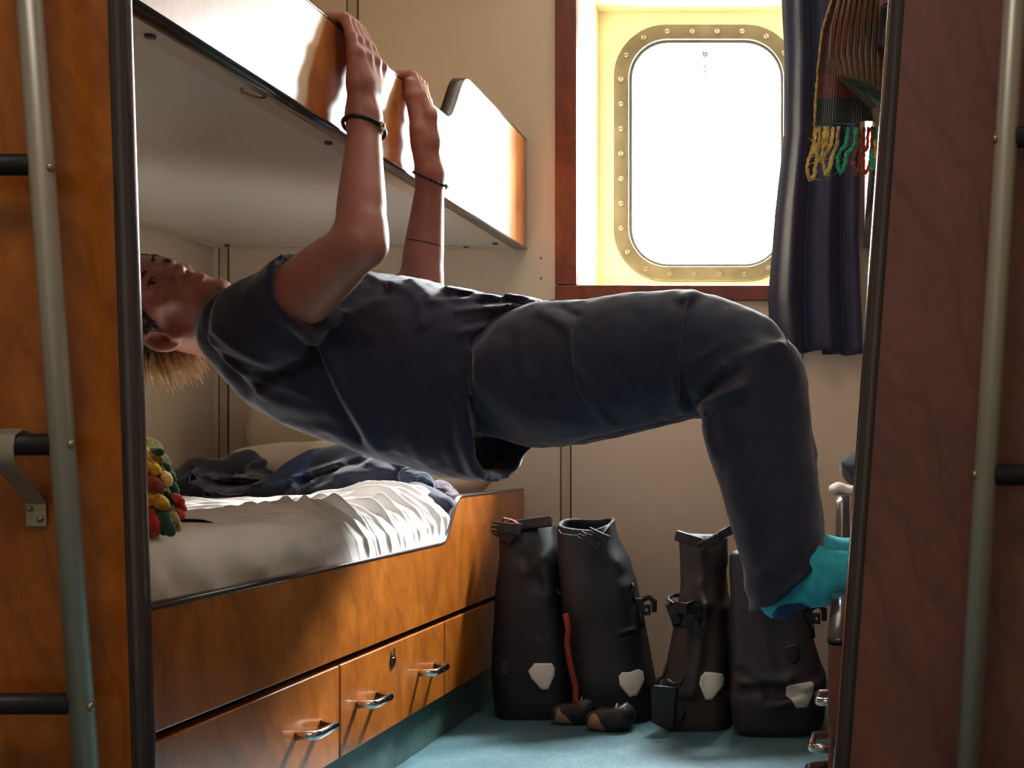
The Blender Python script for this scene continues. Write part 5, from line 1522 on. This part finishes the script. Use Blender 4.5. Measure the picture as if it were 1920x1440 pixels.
rg_.tube([W(1252, 1122, Y3-.07), W(1262, 1116, Y3-.02), W(1280, 1116, Y3), W(1296, 1122, Y3-.03), W(1300, 1130, Y3-.08), W(1286, 1134, Y3-.105), W(1264, 1132, Y3-.10), W(1254, 1126, Y3-.085)], .0045, 8, closed=True)
rg_.sweep([W(1254, 1130, Y3-.085), W(1266, 1138, Y3-.105), W(1288, 1142, Y3-.11), W(1304, 1136, Y3-.09)], [(-.012, -.002), (.012, -.002), (.012, .002), (-.012, .002)], (0, 1, 0))
rg_.build('carrying_loop', M['black'], bag3, smooth=False)
for u, v, s in ((1262, 1150, .9), (1292, 1152, .9), (1306, 1176, .9)): buckle(W(u, v, Y3-.095), bag3, s, roty(1.2))
patch(p3, [(1262, 1140), (1312, 1134), (1316, 1160), (1300, 1178), (1260, 1174)], Y3, bag3, 'back_plate', 'black', .003)
mp = MB()
mp.poly([(X_(u, Y3), Z_(v, Y3)) for u, v in ((1234, 1280), (1240, 1268), (1282, 1272), (1276, 1345), (1268, 1352), (1236, 1335))], 'y', Y3-.112, Y3-.104)
mp.build('mounting_plate', M['black'], bag3, bevel=.003)
for pts in (((1250, 1245), (1244, 1268), (1234, 1274), (1232, 1284)), ((1250, 1275), (1262, 1283), (1276, 1280), (1281, 1268)), ((1280, 1330), (1278, 1345), (1273, 1356))):
    MB().tube([W(u, v, Y3-.119) for u, v in pts], .0042, 8).build('carrier_hook', M['black'], bag3, smooth=True)

# -- fourth: dark grey, crumpled, nearest to the right bunk
Y4 = 2.80
bag4 = thing('pannier', 'dark grey slumped pannier with creased belly and dark badge, nearest to the right bunk', 'pannier bag', (X_(1460, Y4), Y4, ZF), G)
p4 = [zsect([(1372, 1388, 1530, 0, .092), (1350, 1378, 1546, 0, .104), (1300, 1372, 1548, 0, .106), (1250, 1374, 1540, .01, .102), (1200, 1372, 1524, .02, .096), (1130, 1368, 1508, .03, .084), (1070, 1366, 1480, .035, .06), (1034, 1366, 1460, .035, .04)], Y4)]
d4 = seglines([(1385, 1265, 1440, 1290, -.010, .010), (1390, 1280, 1480, 1275, .010, .012), (1400, 1295, 1490, 1300, -.008, .012), (1440, 1312, 1520, 1298, -.010, .008), (1460, 1320, 1540, 1285, .008, .012), (1430, 1220, 1450, 1260, .006, .014), (1400, 1060, 1440, 1240, .005, .02)], Y4-.1)
p4 = PL(p4); p4.dsp = lambda P: d4(P)+.003*vnoise(P, 16, 57)
sdf_obj('bag_body', p4, .005, [M['pannier_grey']], bag4, disp=p4.dsp)
patch(p4, [(1474, 1288), (1482, 1285), (1521, 1278), (1526, 1282), (1525, 1300), (1514, 1326), (1493, 1328), (1484, 1312), (1473, 1304)], Y4, bag4, crumple=0)
patch(p4, [(1472, 1214), (1484, 1209), (1496, 1208), (1500, 1222), (1498, 1236), (1488, 1244), (1474, 1232), (1469, 1222)], Y4, bag4, 'badge', 'black')
hook(W(1516, 1154, Y4-.01), bag4, 1.0, 1)
MB().tube([W(1498, 1142, Y4-.03), W(1508, 1136, Y4-.03), W(1514, 1144, Y4-.02)], .004, 6).build('cord', M['black'], bag4, smooth=True)
MB().tube([W(1522, 1170, Y4-.02), W(1526, 1196, Y4-.02)], .004, 6).build('cord', M['black'], bag4, smooth=True)
patch(p4, [(1374, 1326), (1382, 1324), (1383, 1336), (1375, 1337)], Y4, bag4, 'side_tag', 'pannier_brown')

# ------------------------------------------------------------------ climbing shoes
def shoe(label, toe, heel, Yt, Yh, w=.034):
    """low slipper shoe lying with its toe rubber towards the viewer"""
    T, Hh = W(*toe, Yt), W(*heel, Yh)
    T[2] = ZF+.023; Hh[2] = ZF+.026
    d = Hh-T; d /= np.linalg.norm(d)
    t = thing('climbing_shoe', label, 'shoe', (float(T[0]), float(T[1]), ZF), 'pair of climbing shoes on the floor')
    pr = [rc(T, T+d*.05, .020, .026, .02), rc(T+d*.05, Hh, .026, .024, .03), rc(T+d*.06+A3(0, 0, .010), Hh+A3(0, 0, .014), .021, .019, .02)]
    mid = T*.35+Hh*.65+A3(0, 0, .045)
    pr.append(el(mid, (.03, .03, .028), None, .006, 's'))
    pr.append(halfspace((0, 0, -1), (0, 0, ZF+.002)))
    o = sdf_obj('upper', pr, .0035, [M['shoe']], t, disp=lambda P: .0015*vnoise(P, 45, 61))
    pr2 = [rc(T+d*.006-A3(0, .003, .003), T+d*.035-A3(0, .002, .006), .0205, .0245, .02), halfspace((0, 0, -1), (0, 0, ZF+.0015)), halfspace(d*.85+A3(0, 0, .5), T+d*.022+A3(0, 0, .01))]
    sdf_obj('toe_rand', pr2, .003, [M['rand']], t, disp=lambda P: .001*vnoise(P, 60, 62))
    m = MB(); s = np.cross(d, A3(0, 0, 1)); s /= np.linalg.norm(s)
    for q in (.05, .07):
        c = T+d*q
        m.tube([c+s*.025+A3(0, 0, .004), c+s*.019+A3(0, 0, .023), c+A3(0, 0, .031), c-s*.019+A3(0, 0, .023), c-s*.026+A3(0, 0, .004)], .0022, 6)
    m.build('strap_stitching', M['lace'], t, smooth=True)
shoe('black climbing shoe with tan toe rubber lying half behind the other shoe', (1048, 1338), (1090, 1332), 2.84, 2.845)
shoe('black climbing shoe with tan toe rubber in front of the open black pannier', (1114, 1352), (1164, 1343), 2.775, 2.775)

# ------------------------------------------------------------------ things on the right lower bunk
mr = sdf_obj('mattress', [bx((.425, 2.445, -.275), (.40, .90, .065), .03)], .02, [M['linen']], None, disp=lambda P: .003*vnoise(P, 8, 71))
tag(mr, 'mattress of the right lower bunk, hidden behind the dark partition', 'mattress')
heap('folded_cloth', [bx((.045, 2.92, -.0835), (.070, .075, .010), .009, None, .01), el(A3(-.026, 2.88, -.080), (.016, .05, .011), None, .02)], ['linen'], 'folded white cloth draped over the end board of the right bunk', 'cloth', lambda P: .003*vnoise(P, 40, 73), .004)
cp = heap('peaked_cap', [el(A3(.045, 2.95, -.035), (.062, .075, .046), None, .01), el(A3(.003, 2.94, -.042), (.036, .05, .008), roty(.9), .015)], ['navy2'], 'black cap resting on the white cloth at the right bunk', 'hat', lambda P: .002*vnoise(P, 40, 75), .004)
MB().tube([W(1592, 902, 2.90), W(1594, 885, 2.90), W(1600, 868, 2.90), W(1608, 862, 2.90)], .0016, 6).build('headphone_wire', M['gasket'], cp, smooth=True)
